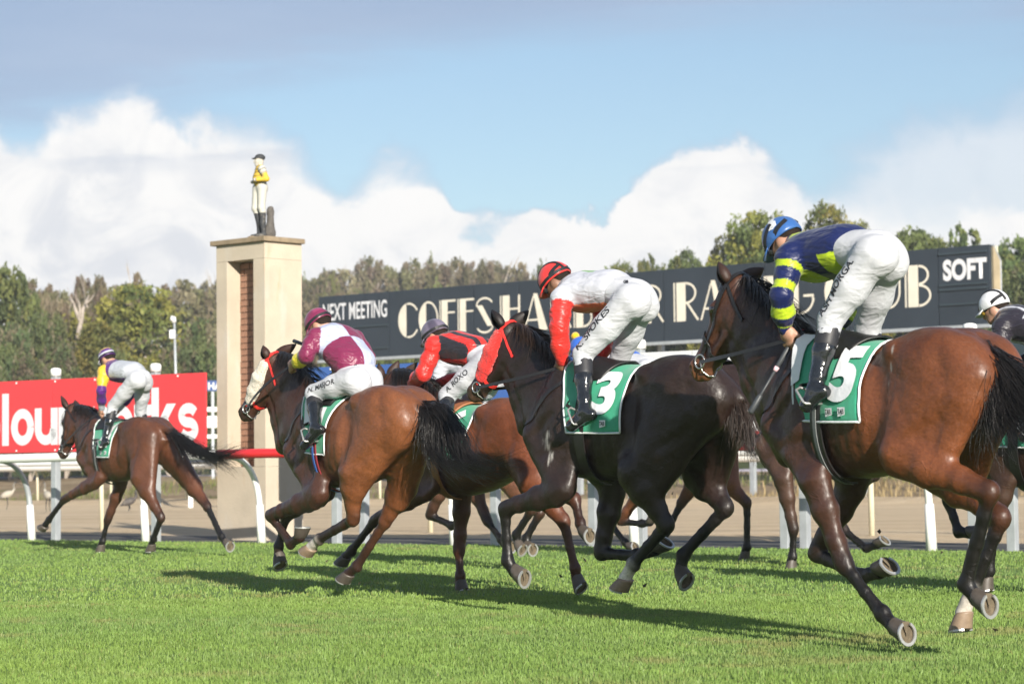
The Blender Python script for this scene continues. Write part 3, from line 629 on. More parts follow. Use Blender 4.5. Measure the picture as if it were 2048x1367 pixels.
def tree(kind, px, ytop, Y, wpx=None, label=None, group=None, base=None):
    """a tree whose top shows at (px, ytop) at distance Y"""
    ks = KINDS[kind]; i = _tc.get(kind, 0); _tc[kind] = i + 1; c, tr = ks[i % len(ks)]
    top = at(px, ytop, Y); a, n = top.dot(EN), top.dot(NN); zb = hill_z(a, n) - 0.4 if base is None else base
    hz, wx = KSIZE[kind, i % len(ks)]; h = max(2.5, top.z - zb); s = h/hz; sx = s if wpx is None else (wpx/FPX*Y)/wx*1.1
    if label and group:
        lm = ((-1e9, 'beyond the left edge of the red signboard'), (60, 'above the left half of the red signboard'), (190, 'above the head of the far left jockey'), (270, 'above the right half of the red signboard'), (425, 'behind the cream tower'), (610, 'just right of the cream tower'), (690, 'above the words next meeting'), (800, 'above the first letters of coffs'), (900, 'above the last letters of coffs'), (1000, 'left of the red capped jockey'), (1100, 'behind the jockey in white and red'), (1230, 'above the middle of the board'), (1340, 'right of the middle of the board'), (1420, 'left of the blue capped jockey'), (1530, 'behind the blue cap'), (1620, 'behind the back of the navy jockey'), (1760, 'above the letter B of club'), (1880, 'above the word soft'), (1985, 'beyond the right end of the board'))
        k_ = [w for x_, w in lm if px >= x_][-1]; d_ = {'round_tree': 'broad', 'green_tree': 'bushy', 'gum_tree': 'sparse', 'olive_tree': 'olive', 'dark_tree': 'dense', 'scrub_tree': 'scrubby'}[kind]; z_ = 'far' if Y > 200 else 'mid' if Y > 140 else 'near'; key = (d_, z_, k_); n_ = LBL[key] = LBL.get(key, -1) + 1
        sz_ = ['', 'taller ', 'narrower ', 'lower ', 'small ', 'thin ', 'wider ', 'rounder ', 'ragged '][min(n_, 8)]; label = f"{sz_}{d_} tree {dict(far='on the far hill', mid='on the ridge', near='low in front')[z_]} {k_}"
    o = empty(kind, (top.x, top.y, zb), i*2.4, label=label, cat='tree', group=group); o.scale = (sx, sx, s)
    link('crown', c, None, o); link('trunk', tr, None, o)
    return o
def forest():
    r = random.Random(11)
    tree('round_tree', 292, 575, 112, 300, 'big rounded yellow green tree behind the red signboard and light pole')
    tree('round_tree', 178, 650, 108, 190, 'lower yellow green tree at the foot of the big rounded tree')
    for px, yt, Y, w in ((-60, 520, 118, 150), (10, 536, 112, 110), (45, 556, 120, 80), (-130, 560, 110, 130)):
        tree('green_tree', px, yt, Y, w, 'tall bushy green tree at the left edge of the wood', 'tall green trees at the left edge of the wood')
    for px, yt, Y, w in ((20, 650, 104, 120), (90, 630, 108, 120), (130, 690, 103, 110), (-70, 650, 102, 140), (60, 715, 98, 110), (225, 700, 101, 110), (400, 640, 106, 130), (440, 690, 104, 120), (340, 690, 104, 120), (-20, 720, 97, 100)):
        tree('dark_tree', px, yt, Y, w, 'dense dark green tree in the lower front of the wood', 'dense dark trees at the foot of the hill')
    for px, yt, Y, w in ((100, 566, 150, 90), (150, 585, 160, 90), (200, 556, 150, 80), (240, 570, 165, 90), (330, 566, 170, 110), (395, 568, 170, 120), (60, 590, 155, 100), (120, 610, 140, 110)):
        tree('olive_tree', px, yt, Y, w, 'olive brown tree on the ridge of the wood', 'olive brown trees on the wooded ridge')
    for px, yt, Y, w in ((180, 552, 138, 70), (270, 545, 145, 66), (225, 575, 140, 70), (135, 600, 128, 76), (165, 600, 124, 84), (205, 610, 126, 70), (98, 590, 130, 60)):
        tree('gum_tree', px, yt, Y, w, 'thin gum tree with pale bare branches high in the wood', 'pale branched gum trees in the wood')
    for i, px in enumerate(range(-820, -150, 62)):
        tree(('green_tree', 'dark_tree', 'olive_tree')[i % 3], px, 545 + 30*math.sin(i*2.1), 112 + 14*math.cos(i*1.7), 130, 'tree of the wood beyond the left edge', 'trees of the wood beyond the left edge')
    for i, px in enumerate(range(2160, 2700, 70)):
        tree(('green_tree', 'dark_tree', 'round_tree')[i % 3], px, 505 + 30*math.sin(i*2.1), 104 + 10*math.cos(i*1.7), 130, 'tree beyond the right edge', 'trees beyond the right edge')
    x = 430
    while x < 1120:
        yt = np.interp(x, [430, 620, 700, 760, 860, 1000, 1070, 1120], [560, 556, 548, 520, 524, 535, 545, 552]) + r.uniform(-6, 14)
        tree(r.choice(('olive_tree', 'olive_tree', 'scrub_tree', 'gum_tree')), x, yt, r.uniform(215, 300), r.uniform(70, 110), 'brownish olive tree on the far hill behind the dark navy board', 'trees on the far hill'); x += r.uniform(17, 30)
    x = 420
    while x < 1120:
        yt = np.interp(x, [430, 620, 760, 1000, 1120], [620, 600, 570, 580, 590]) + r.uniform(-8, 30)
        tree(r.choice(('olive_tree', 'scrub_tree', 'olive_tree')), x, yt, r.uniform(165, 215), r.uniform(80, 130), 'brownish olive tree on the far hill behind the dark navy board', 'trees on the far hill'); x += r.uniform(26, 44)
    x = 560
    while x < 1960:
        tree(r.choice(('scrub_tree', 'olive_tree', 'green_tree')), x, 655 + r.uniform(-26, 20) - (x - 560)*0.028, r.uniform(112, 130), r.uniform(80, 130), 'low scrubby tree showing under the dark navy board', 'low scrub under the board'); x += r.uniform(34, 52)
    for px, yt, Y, w in ((1250, 528, 135, 90), (1300, 520, 130, 84), (1350, 508, 132, 84), (1390, 518, 140, 80), (1210, 545, 140, 80)):
        tree('green_tree', px, yt, Y, w, 'light green tree rising behind the middle of the board', 'light green trees behind the board')
    for px, yt, Y, w in ((1462, 468, 112, 190), (1545, 428, 110, 230), (1632, 416, 112, 210), (1705, 448, 118, 170)):
        tree('round_tree', px, yt, Y, w, 'large spreading green tree behind the nearest jockey', 'large spreading trees behind the nearest jockey')
    for px, yt, Y, w in ((1790, 466, 116, 110), (1850, 468, 112, 110), (1915, 458, 112, 120), (1975, 500, 108, 110), (2030, 486, 112, 120), (2075, 500, 100, 120)):
        tree('green_tree', px, yt, Y, w, 'green tree crown behind the right end of the board', 'green trees behind the right end of the board')
    for px, yt, Y, w in ((2025, 540, 96, 150), (2100, 520, 94, 150), (1960, 600, 98, 120)):
        tree('dark_tree', px, yt, Y, w, 'dense dark tree at the right edge beyond the board', 'dense dark trees at the right edge')
forest()
# the bare pale tree among the dark ones
def bare():
    o = at(155, 720, 109); t = empty('bare_tree', (o.x, o.y, o.z - 2), label='bare pale forked trunk standing out among dark trees left of the rounded tree', cat='tree'); mb = MB()
    Q = lambda px, py, dy=0: at(px, py, 109 + dy) - t.location
    mb.tube([Q(150, 740), Q(158, 660), Q(163, 640)], [.15, .12, .09], 8); t1 = mb.build('trunk', BARK, t, True)
    for pts, r in ((((162, 645), (152, 622), (146, 604), (138, 590)), .11), (((163, 643), (166, 618), (172, 604), (178, 590)), .11), (((159, 634), (160, 612), (156, 596)), .07), (((170, 608), (182, 598), (190, 585)), .05), (((147, 606), (142, 600), (132, 598)), .05)):
        mb = MB(); mb.tube([Q(*p, 0.2*i) for i, p in enumerate(pts)], [r*(1 - 0.75*i/(len(pts)-1)) for i in range(len(pts))], 6); mb.build('branch', BARK, t, True)
bare()

# ------------------------------------------------------------------ one continuous skin from blended solids
def unit(v): v = np.asarray(v, float); return v/(np.linalg.norm(v) + 1e-12)
class Skin:
    """bodies are grown as ONE surface: tapered limbs, bulges and hollows blended into a distance field, then meshed"""
    def __init__(s): s.p = []
    def limb(s, p0, p1, r0, r1, lat=(0, 1, 0), k=0.03, **info):
        """r = radius, or (radius across, radius along the flat side); lat = the across direction"""
        r0 = (r0, r0) if np.isscalar(r0) else r0; r1 = (r1, r1) if np.isscalar(r1) else r1
        p0, p1 = np.asarray(p0, float), np.asarray(p1, float); u = p1 - p0; L = np.linalg.norm(u); u = u/L if L > 1e-9 else np.array([1., 0, 0])
        n = np.asarray(lat, float); n = n - u*(n@u)
        n = unit(n) if np.linalg.norm(n) > 1e-4 else unit(np.cross(u, (0.3, 0.2, 1)))
        s.p.append(dict(t='limb', p0=p0, u=u, L=L, n=n, m=np.cross(u, n), r0=r0, r1=r1, k=k, op=1, **info)); return s
    def chain(s, pts, rs, lat=(0, 1, 0), k=0.03, **info):
        for a, b, r, q in zip(pts, pts[1:], rs, rs[1:]): s.limb(a, b, r, q, lat, k, **info)
        return s
    def ball(s, c, r, ax=None, k=0.03, op=1, **info):
        r = np.array([r, r, r], float) if np.isscalar(r) else np.asarray(r, float)
        ax = np.eye(3) if ax is None else np.asarray(ax, float)
        s.p.append(dict(t='ball', c=np.asarray(c, float), r=r, ax=ax, k=k, op=op, **info)); return s
    def barrel(s, st, k=0.03, **info):
        """st rows: x, z top, z bottom, half width, y shift"""
        st = np.asarray(st, float); st = st[np.argsort(st[:, 0])]
        x = st[:, 0]; xx = np.linspace(x[0], x[-1], 220)
        def sm(v):
            y = np.interp(xx, x, v); w = np.ones(25)/25; return np.convolve(np.pad(y, 12, 'edge'), w, 'valid')
        s.p.append(dict(t='barrel', xx=xx, zc=sm((st[:, 1]+st[:, 2])/2), ra=sm((st[:, 1]-st[:, 2])/2), rb=sm(st[:, 3]), yc=sm(st[:, 4] if st.shape[1] > 4 else st[:, 3]*0), k=k, op=1, **info)); return s
    @staticmethod
    def dist(p, X, Y, Z):
        if p['t'] == 'limb':
            wx, wy, wz = X - p['p0'][0], Y - p['p0'][1], Z - p['p0'][2]; u, n, m = p['u'], p['n'], p['m']
            h = wx*u[0] + wy*u[1] + wz*u[2]; t = np.clip(h/max(p['L'], 1e-6), 0, 1); c = h - t*p['L']
            a = wx*n[0] + wy*n[1] + wz*n[2]; b = wx*m[0] + wy*m[1] + wz*m[2]
            ra = p['r0'][0] + (p['r1'][0]-p['r0'][0])*t; rb = p['r0'][1] + (p['r1'][1]-p['r0'][1])*t; rc = np.minimum(ra, rb)
            if p['r0'][0] == p['r0'][1] and p['r1'][0] == p['r1'][1]: return np.sqrt(a*a + b*b + c*c) - ra, t
            a, b, c = a/ra, b/rb, c/rc; k0 = np.sqrt(a*a + b*b + c*c); k1 = np.sqrt((a/ra)**2 + (b/rb)**2 + (c/rc)**2) + 1e-6
            return k0*(k0-1)/k1, t
        if p['t'] == 'ball':
            wx, wy, wz = X - p['c'][0], Y - p['c'][1], Z - p['c'][2]; A, r = p['ax'], p['r']
            a, b, c = ((wx*A[i][0] + wy*A[i][1] + wz*A[i][2])/r[i] for i in range(3))
            k0 = np.sqrt(a*a + b*b + c*c); k1 = np.sqrt((a/r[0])**2 + (b/r[1])**2 + (c/r[2])**2) + 1e-6
            return k0*(k0-1)/k1, np.zeros_like(k0)
        xx = p['xx']; xc = np.clip(X, xx[0], xx[-1]); g = lambda v: np.interp(xc.ravel(), xx, v).reshape(xc.shape).astype(np.float32)
        zc, ra, rb, yc = g(p['zc']), g(p['ra']), g(p['rb']), g(p['yc']); z = (Z - zc)/ra; y = (Y - yc)/(rb*(1 - 0.20*np.clip(z, 0, 1)**2 + 0*z)); x = (X - xc)/0.06
        k0 = (np.abs(y)**2.25 + np.abs(z)**2.25)**(1/2.25); rm = np.minimum(ra, rb)
        return np.sqrt(np.clip(k0 - 1, 0, None)**2*rm*rm + ((X-xc))**2) + np.minimum(k0 - 1, 0)*rm, np.zeros_like(k0)
    def bounds(s, p, m):
        if p['t'] == 'limb':
            r = max(*p['r0'], *p['r1']) + m; q = np.stack([p['p0'], p['p0'] + p['u']*p['L']]); return q.min(0) - r, q.max(0) + r
        if p['t'] == 'ball': r = p['r'].max() + m; return p['c'] - r, p['c'] + r
        return (np.array([p['xx'][0]-m, (p['yc']-p['rb']).min()-m, (p['zc']-p['ra']).min()-m]), np.array([p['xx'][-1]+m, (p['yc']+p['rb']).max()+m, (p['zc']+p['ra']).max()+m]))
    def mesh(s, vox, smooth=2):
        bs = [s.bounds(p, p['k'] + 3*vox) for p in s.p]
        lo = np.min([b[0] for b, p in zip(bs, s.p) if p['op'] > 0], 0); hi = np.max([b[1] for b, p in zip(bs, s.p) if p['op'] > 0], 0)
        n = np.ceil((hi - lo)/vox).astype(int) + 1; G = np.full(n, 0.25, np.float32)
        ax = [(lo[i] + vox*np.arange(n[i])).astype(np.float32) for i in range(3)]
        for p, (b0, b1) in zip(s.p, bs):
            i0 = np.clip(np.floor((b0-lo)/vox).astype(int), 0, n-1); i1 = np.clip(np.ceil((b1-lo)/vox).astype(int)+1, 1, n)
            if (i1 <= i0).any(): continue
            sl_ = tuple(slice(a, b) for a, b in zip(i0, i1)); X = ax[0][sl_[0]][:, None, None]; Y = ax[1][sl_[1]][None, :, None]; Z = ax[2][sl_[2]][None, None, :]
            d, _ = s.dist(p, X, Y, Z); d = np.broadcast_to(d, G[sl_].shape).astype(np.float32); g = G[sl_]; k = p['k']
            if p['op'] > 0:
                h = np.clip(0.5 + 0.5*(g - d)/k, 0, 1); G[sl_] = g + (d - g)*h - k*h*(1-h)
            else:
                d = -d; h = np.clip(0.5 - 0.5*(g - d)/k, 0, 1); G[sl_] = g + (d - g)*h + k*h*(1-h)
        return s.nets(G, lo, vox, smooth)
    @staticmethod
    def nets(G, lo, vox, smooth):
        I = G < 0; nx, ny, nz = I.shape
        cnt = np.zeros((nx-1, ny-1, nz-1), np.int8); offs = [(a, b, c) for a in (0, 1) for b in (0, 1) for c in (0, 1)]
        for a, b, c in offs: cnt += I[a:nx-1+a, b:ny-1+b, c:nz-1+c]
        A = np.argwhere((cnt > 0) & (cnt < 8)); idx = np.full(cnt.shape, -1, np.int32); idx[tuple(A.T)] = np.arange(len(A))
        pos = np.zeros((len(A), 3), np.float32); num = np.zeros(len(A), np.float32); val = {o: G[tuple((A + o).T)] for o in offs}
        for o in offs:
            for d in range(3):
                if o[d] == 0:
                    q = tuple(1 if i == d else o[i] for i in range(3)); a, b = val[o], val[q]; x = (a < 0) != (b < 0); t = np.where(x, a/np.where(x, a-b, 1), 0)
                    pt = np.array(o, np.float32)[None] + t[:, None]*np.eye(3, dtype=np.float32)[d][None]; pos += pt*x[:, None]; num += x
        V = lo + vox*(A + pos/np.maximum(num, 1)[:, None]); Q = []
        for d in range(3):
            e = [slice(None)]*3; f = [slice(None)]*3; e[d] = slice(0, -1); f[d] = slice(1, None); X = I[tuple(e)] != I[tuple(f)]; P = np.argwhere(X)
            o1, o2 = [i for i in range(3) if i != d]; P = P[(P[:, o1] > 0) & (P[:, o2] > 0) & (P[:, o1] < I.shape[o1]-1) & (P[:, o2] < I.shape[o2]-1)]
            ins = I[tuple(P.T)]; c = []
            for da, db in ((-1, -1), (0, -1), (0, 0), (-1, 0)):
                q = P.copy(); q[:, o1] += da; q[:, o2] += db; c.append(idx[tuple(q.T)])
            q = np.stack(c, 1); flip = ins if d != 1 else ~ins; q[~flip] = q[~flip][:, ::-1]; Q.append(q)
        Q = np.concatenate(Q); Q = Q[(Q >= 0).all(1)]
        e0, e1 = np.concatenate([Q[:, i] for i in range(4)]), np.concatenate([Q[:, (i+1) % 4] for i in range(4)]); m = len(V)
        deg = np.bincount(e0, minlength=m) + np.bincount(e1, minlength=m); deg = np.maximum(deg, 1)
        def lap(V):
            return np.stack([(np.bincount(e0, V[e1, i], m) + np.bincount(e1, V[e0, i], m))/deg for i in range(3)], 1)
        for _ in range(smooth):
            V = V + 0.55*(lap(V) - V); V = V - 0.40*(lap(V) - V)*0.9
        return V, Q
    def near(s, V, key, default=0.0, soft=0.012):
        """blend a number that every solid carries (or a pair: start, end) over the surface points"""
        num = np.zeros(len(V)); den = np.zeros(len(V)) + 1e-12
        for p in s.p:
            if p['op'] < 0: continue
            b0, b1 = s.bounds(p, 0.09); w_ = ((V >= b0) & (V <= b1)).all(1); ii = np.nonzero(w_)[0]
            if not len(ii): continue
            v = V[ii]; d, t = s.dist(p, v[:, 0], v[:, 1], v[:, 2]); val = p.get(key, default); a, b = (val, val) if np.isscalar(val) else val
            w = np.exp(-np.maximum(d, -0.02)/soft); num[ii] += w*(a + (b-a)*t); den[ii] += w
        return num/den
def vnormals(V, Q):
    n = np.cross(V[Q[:, 2]] - V[Q[:, 0]], V[Q[:, 3]] - V[Q[:, 1]]); N = np.zeros_like(V)
    for i in range(4):
        for j in range(3): N[:, j] += np.bincount(Q[:, i], n[:, j], len(V))
    return N/(np.linalg.norm(N, axis=1)[:, None] + 1e-9)
def wob(V, fr, seed):
    """cheap smooth 3-D noise in -1..1"""
    r = np.random.default_rng(seed); o = np.zeros(len(V)); q = V*1.0
    for i in range(5):
        a, b = r.normal(size=3), r.normal(size=3); a /= np.linalg.norm(a); b /= np.linalg.norm(b); f = fr*(0.7 + 0.35*i)
        o += np.sin(f*(V@a) + 1.7*np.sin(f*0.7*(V@b) + i) + r.random()*6)/(1 + 0.35*i)
    return o/3.2
def catmull(pts, n):
    P = [np.asarray(p, float) for p in pts]; P = [2*P[0]-P[1]] + P + [2*P[-1]-P[-2]]; out = []; m = len(P) - 3
    for i in range(n + 1):
        f = i/n*m; k = min(int(f), m-1); t = f - k; a, b, c, d = P[k:k+4]
        out.append(0.5*((2*b) + (-a+c)*t + (2*a-5*b+4*c-d)*t*t + (-a+3*b-3*c+d)*t**3))
    return np.array(out)
def strap(name, pts, width, m, parent, bvh=None, off=0.004, thick=0.003, n=None, closed=False, ref=None, **kw):
    """a flat band laid along a path, on a body's surface when bvh is given"""
    pts = [np.asarray(p, float) for p in pts]; n = n or max(6, len(pts)*5); P = catmull(pts, n); N = []; R = []
    for p in P:
        if bvh is not None:
            q, nr, _, _ = bvh.find_nearest(Vector(p)); q = q + nr*off; R.append(q); N.append(nr)
        else: R.append(Vector(p)); N.append(Vector(ref) if ref is not None else None)
    v = []; k = len(R)
    if bvh is not None and k > 4:
        R = [R[0]] + [(R[i-1] + R[i]*2 + R[i+1])/4 for i in range(1, k-1)] + [R[-1]]
        for i in range(k):
            q, nr, _, _ = bvh.find_nearest(R[i])
            if (R[i]-q).dot(nr) < off*0.6: R[i] = q + nr*off
    for i in range(k):
        t = (R[min(i+1, k-1)] - R[max(i-1, 0)]).normalized(); nn = N[i] if N[i] is not None else Vector((0, 1, 0)); b = t.cross(nn)
        b = b.normalized() if b.length > 1e-6 else Vector((0, 0, 1)); nn = b.cross(t).normalized(); w = width(i/(k-1)) if callable(width) else width
        for sgn, up in ((-1, 0), (-1, 1), (1, 1), (1, 0)): v.append(R[i] + b*w/2*sgn + nn*thick*up)
    f = [(i*4+j, i*4+(j+1) % 4, (i+1)*4+(j+1) % 4, (i+1)*4+j) for i in range(k-1) for j in range(4)] + [(0, 1, 2, 3), ((k-1)*4+3, (k-1)*4+2, (k-1)*4+1, (k-1)*4)]
    me = bpy.data.meshes.new(name); me.from_pydata([tuple(x) for x in v], [], f); me.update(); return link(name, me, m, parent, False, **kw)
def hair(name, guides, n, r, m, parent, spread=0.03, seed=1, segs=10, wave=0.02, taper=1.0, fan=1.0):
    """many fine tapering strands that follow and mix the guide curves"""
    rg = np.random.default_rng(seed); G = np.stack([catmull(g, segs) for g in guides]); V = []; q = []; tt = np.linspace(0, 1, segs+1)
    for i in range(n):
        if len(G) > 1:
            a = rg.integers(0, len(G)); b = (a + 1) % len(G); w = rg.random()**1.3*0.5 + (0 if rg.random() < .7 else .3); p = G[a]*(1-w) + G[b]*w
        else: p = G[0].copy()
        ln = 0.62 + 0.42*rg.random(); ti = tt*ln; p = np.stack([np.interp(ti, tt, p[:, j]) for j in range(3)], 1)
        root = rg.normal(0, spread*0.35, 3); tip = rg.normal(0, spread, 3)*fan; ph = rg.random(3)*6.28; am = wave*rg.normal(0, 1, 3)
        p = p + root[None] + tip[None]*(tt**1.3)[:, None] + am[None]*np.sin(tt[:, None]*(3.5 + 3*rg.random()) + ph[None])*(tt[:, None]**1.2)
        t = np.gradient(p, axis=0); t /= np.linalg.norm(t, axis=1)[:, None] + 1e-9; a_ = np.cross(t, np.array([0.3, 1, 0.2])); a_ /= np.linalg.norm(a_, axis=1)[:, None] + 1e-9; b_ = np.cross(t, a_)
        rad = r*(0.7 + 0.6*rg.random())*(1 - taper*0.8*tt**1.6); b0 = len(V)*3*(segs+1)
        V.append(np.stack([p + (a_*math.cos(x) + b_*math.sin(x))*rad[:, None] for x in (0, 2.094, 4.189)], 1).reshape(-1, 3))
        s0 = b0 + np.arange(segs)[:, None]*3 + np.arange(3)[None]; s1 = b0 + np.arange(segs)[:, None]*3 + (np.arange(3)[None]+1) % 3
        q.append(np.stack([s0, s1, s1+3, s0+3], 2).reshape(-1, 4))
    return link(name, np_mesh(name, np.concatenate(V), np.concatenate(q)), m, parent)

# ------------------------------------------------------------------ horses
def coat_mat():
    m = bpy.data.materials.new('horse_coat'); m.use_nodes = True; t = NT(m.node_tree); b = [n for n in t.n if n.type == 'BSDF_PRINCIPLED'][0]
    tc = t.new('ShaderNodeTexCoord').outputs['Object']; c = t.new('ShaderNodeVertexColor', layer_name='Col').outputs[0]
    mp = t.new('ShaderNodeMapping'); t.put(mp.inputs['Vector'], tc); mp.inputs['Scale'].default_value = (0.35, 1, 0.6); mp.inputs['Rotation'].default_value = (0, 0.5, 0)
    n1 = t.noise(tc, 5, 4, 0.55); n2 = t.noise(mp.outputs[0], 120, 3, 0.6); n3 = t.noise(tc, 16, 3, 0.5)
    c = t.mix(1.0, c, t.ramp(n1, [(0.3, 0.72), (0.7, 1.20)]), 'MULTIPLY'); c = t.mix(1.0, c, t.ramp(n2, [(0.3, 0.80), (0.7, 1.2)]), 'MULTIPLY')
    t.put(b.inputs['Base Color'], c); b.inputs['Specular IOR Level'].default_value = 0.5
    t.put(b.inputs['Roughness'], t.math('ADD', 0.33, t.math('ADD', t.math('MULTIPLY', n1, 0.16), t.math('MULTIPLY', n3, 0.14))))
    b.inputs['Specular IOR Level'].default_value = 0.36; b.inputs['Coat Weight'].default_value = 0.16; b.inputs['Coat Roughness'].default_value = 0.30
    h = t.math('ADD', t.math('MULTIPLY', n2, 0.25), t.math('ADD', t.math('MULTIPLY', t.noise(mp.outputs[0], 34, 3, 0.55), 0.5), t.math('ADD', t.math('MULTIPLY', n3, 1.1), t.math('MULTIPLY', t.step(t.math('ABSOLUTE', t.math('SUBTRACT', t.noise(tc, 7.5, 2, 0.5, 1.2), 0.5)), 0.035, 0.0), t.math('MULTIPLY', t.step(n1, 0.48, 0.62), 0.28)))))
    bp = t.new('ShaderNodeBump', i_Strength=0.5, i_Distance=0.010); t.put(bp.inputs['Height'], h); t.put(b.inputs['Normal'], bp.outputs[0])
    return m
COAT = coat_mat()
def hair_mat(name, c):
    m = mat(name, c, 0.38, spec=0.6); return m
HAIRB = hair_mat('black_hair', (0.012, 0.010, 0.009)); HAIRR = hair_mat('brown_hair', (0.032, 0.018, 0.011))
HOOFM = mat('hoof_horn', (0.075, 0.062, 0.05), 0.5, noise=(30, 0.3)); HOOFP = mat('pale_hoof', (0.24, 0.17, 0.115), 0.5, noise=(30, 0.25)); SOLEM = mat('hoof_sole', (0.125, 0.098, 0.062), 0.9, noise=(40, 0.45), bump=(60, 0.6, 0.006))
SHOE = mat('worn_shoe_steel', (0.50, 0.50, 0.49), 0.35, 0.6, noise=(40, 0.2)); EYEM = mat('eye_dark', (0.012, 0.008, 0.006), 0.06, spec=0.8, coat=1.0)
LEATHER = mat('black_leather', (0.014, 0.013, 0.013), 0.42, noise=(25, 0.2), bump=(80, 0.2, 0.003)); TAN = mat('tan_leather', (0.30, 0.115, 0.045), 0.5, noise=(25, 0.2)); REDS = mat('red_strap', (0.70, 0.035, 0.028), 0.4); GREYW = mat('grey_webbing', (0.17, 0.18, 0.18), 0.7, noise=(60, 0.2))
BRASS = mat('brass', (0.62, 0.42, 0.13), 0.3, 0.9)
def fluff_mat(name, c):
    return mat(name, c, 0.95, spec=0.1, noise=(90, 0.35), bump=(110, 1.0, 0.012), sheen=0.4)
FLEECEW, FLEECER = fluff_mat('cream_fleece', (0.66, 0.60, 0.50)), fluff_mat('red_fleece', (0.74, 0.03, 0.025))
CLOTHG = mat('green_cloth', (0.034, 0.33, 0.19), 0.6, noise=(3, 0.10), bump=(7, 0.35, 0.03), sheen=0.2); CLOTHW = mat('white_cloth', (0.74, 0.75, 0.77), 0.65, noise=(6, 0.06), bump=(14, 0.3, 0.02))
class Frame:
    def __init__(s, px, py, d, th):
        th = math.radians(th); s.h = Vector((-math.cos(th), math.sin(th), 0)); s.L = Vector((-math.sin(th), -math.cos(th), 0)); w = at(px, py, d); s.O = Vector((w.x, w.y, 0)); s.rz = math.pi - th
    def P(s, px, py, y=0.0):
        """the point seen at a pixel that lies y metres left of the horse's midline"""
        p = at_plane(px, py, s.O + s.L*y, s.L) - s.O; return np.array([p.dot(s.h), y, p.z])
def hoof(parent, C, n, toe, sc, pale=False, label=None):
    """C = middle of the sole, n = out of the sole, toe = towards the toe"""
    n = Vector(unit(n)); toe = Vector(toe); toe = (toe - n*toe.dot(n)).normalized(); lat = n.cross(toe); C = Vector(C); K = 22
    def ring(h, shift, k, z=0.0):
        out = []
        for i in range(K):
            a = 2*math.pi*i/K; x = math.cos(a); y = math.sin(a); rx = 0.064 if x > 0 else 0.056; wy = 0.060*(1.0 if x > 0 else (1 - 0.16*x*x))
            out.append(C - n*h*sc + toe*(shift + rx*x*k)*sc + lat*(wy*y*k)*sc)
        return out
    mb = MB(); rs = [ring(0, 0, 1.0), ring(0.035, -0.016, 0.90), ring(0.068, -0.034, 0.80), ring(0.078, -0.042, 0.70)]
    vs = [v for r in rs for v in r]; fs = [(j*K+i, j*K+(i+1) % K, (j+1)*K+(i+1) % K, (j+1)*K+i) for j in range(3) for i in range(K)] + [tuple(3*K+i for i in range(K))]
    mb.add(vs, fs); hf = mb.build('hoof', HOOFP if pale else HOOFM, parent, True, label=label)
    mb = MB(); a, b = ring(0.0, 0, 0.999), ring(0.012, -0.004, 0.66); c = C - n*0.010*sc
    mb.add(a + b + [c], [(i, (i+1) % K, K+(i+1) % K, K+i) for i in range(K)] + [(K+i, K+(i+1) % K, 2*K) for i in range(K)])
    f0 = C + n*0.003*sc + toe*0.018*sc; mb.add([f0, C - toe*0.055*sc + lat*0.024*sc + n*.001, C - toe*0.055*sc - lat*0.024*sc + n*.001, C - toe*0.03*sc + n*0.010*sc], [(0, 1, 3), (0, 3, 2), (1, 2, 3)]); mb.build('sole', SOLEM, hf)
    mb = MB(); k0 = []
    for i in range(25):
        a = math.radians(-148 + 296*i/24); x, y = math.cos(a), math.sin(a); rx = 0.064 if x > 0 else 0.056; wy = 0.060*(1.0 if x > 0 else (1 - 0.16*x*x))
        for q, up in ((1.01, 0.0), (1.01, 0.009), (0.77, 0.009), (0.77, 0.0)): k0.append(C + n*(up + 0.001)*sc + toe*rx*x*q*sc + lat*wy*y*q*sc)
    mb.add(k0, [(i*4+j, i*4+(j+1) % 4, (i+1)*4+(j+1) % 4, (i+1)*4+j) for i in range(24) for j in range(4)] + [(0, 1, 2, 3), (99, 98, 97, 96)]); mb.build('horseshoe', SHOE, hf)
    return hf
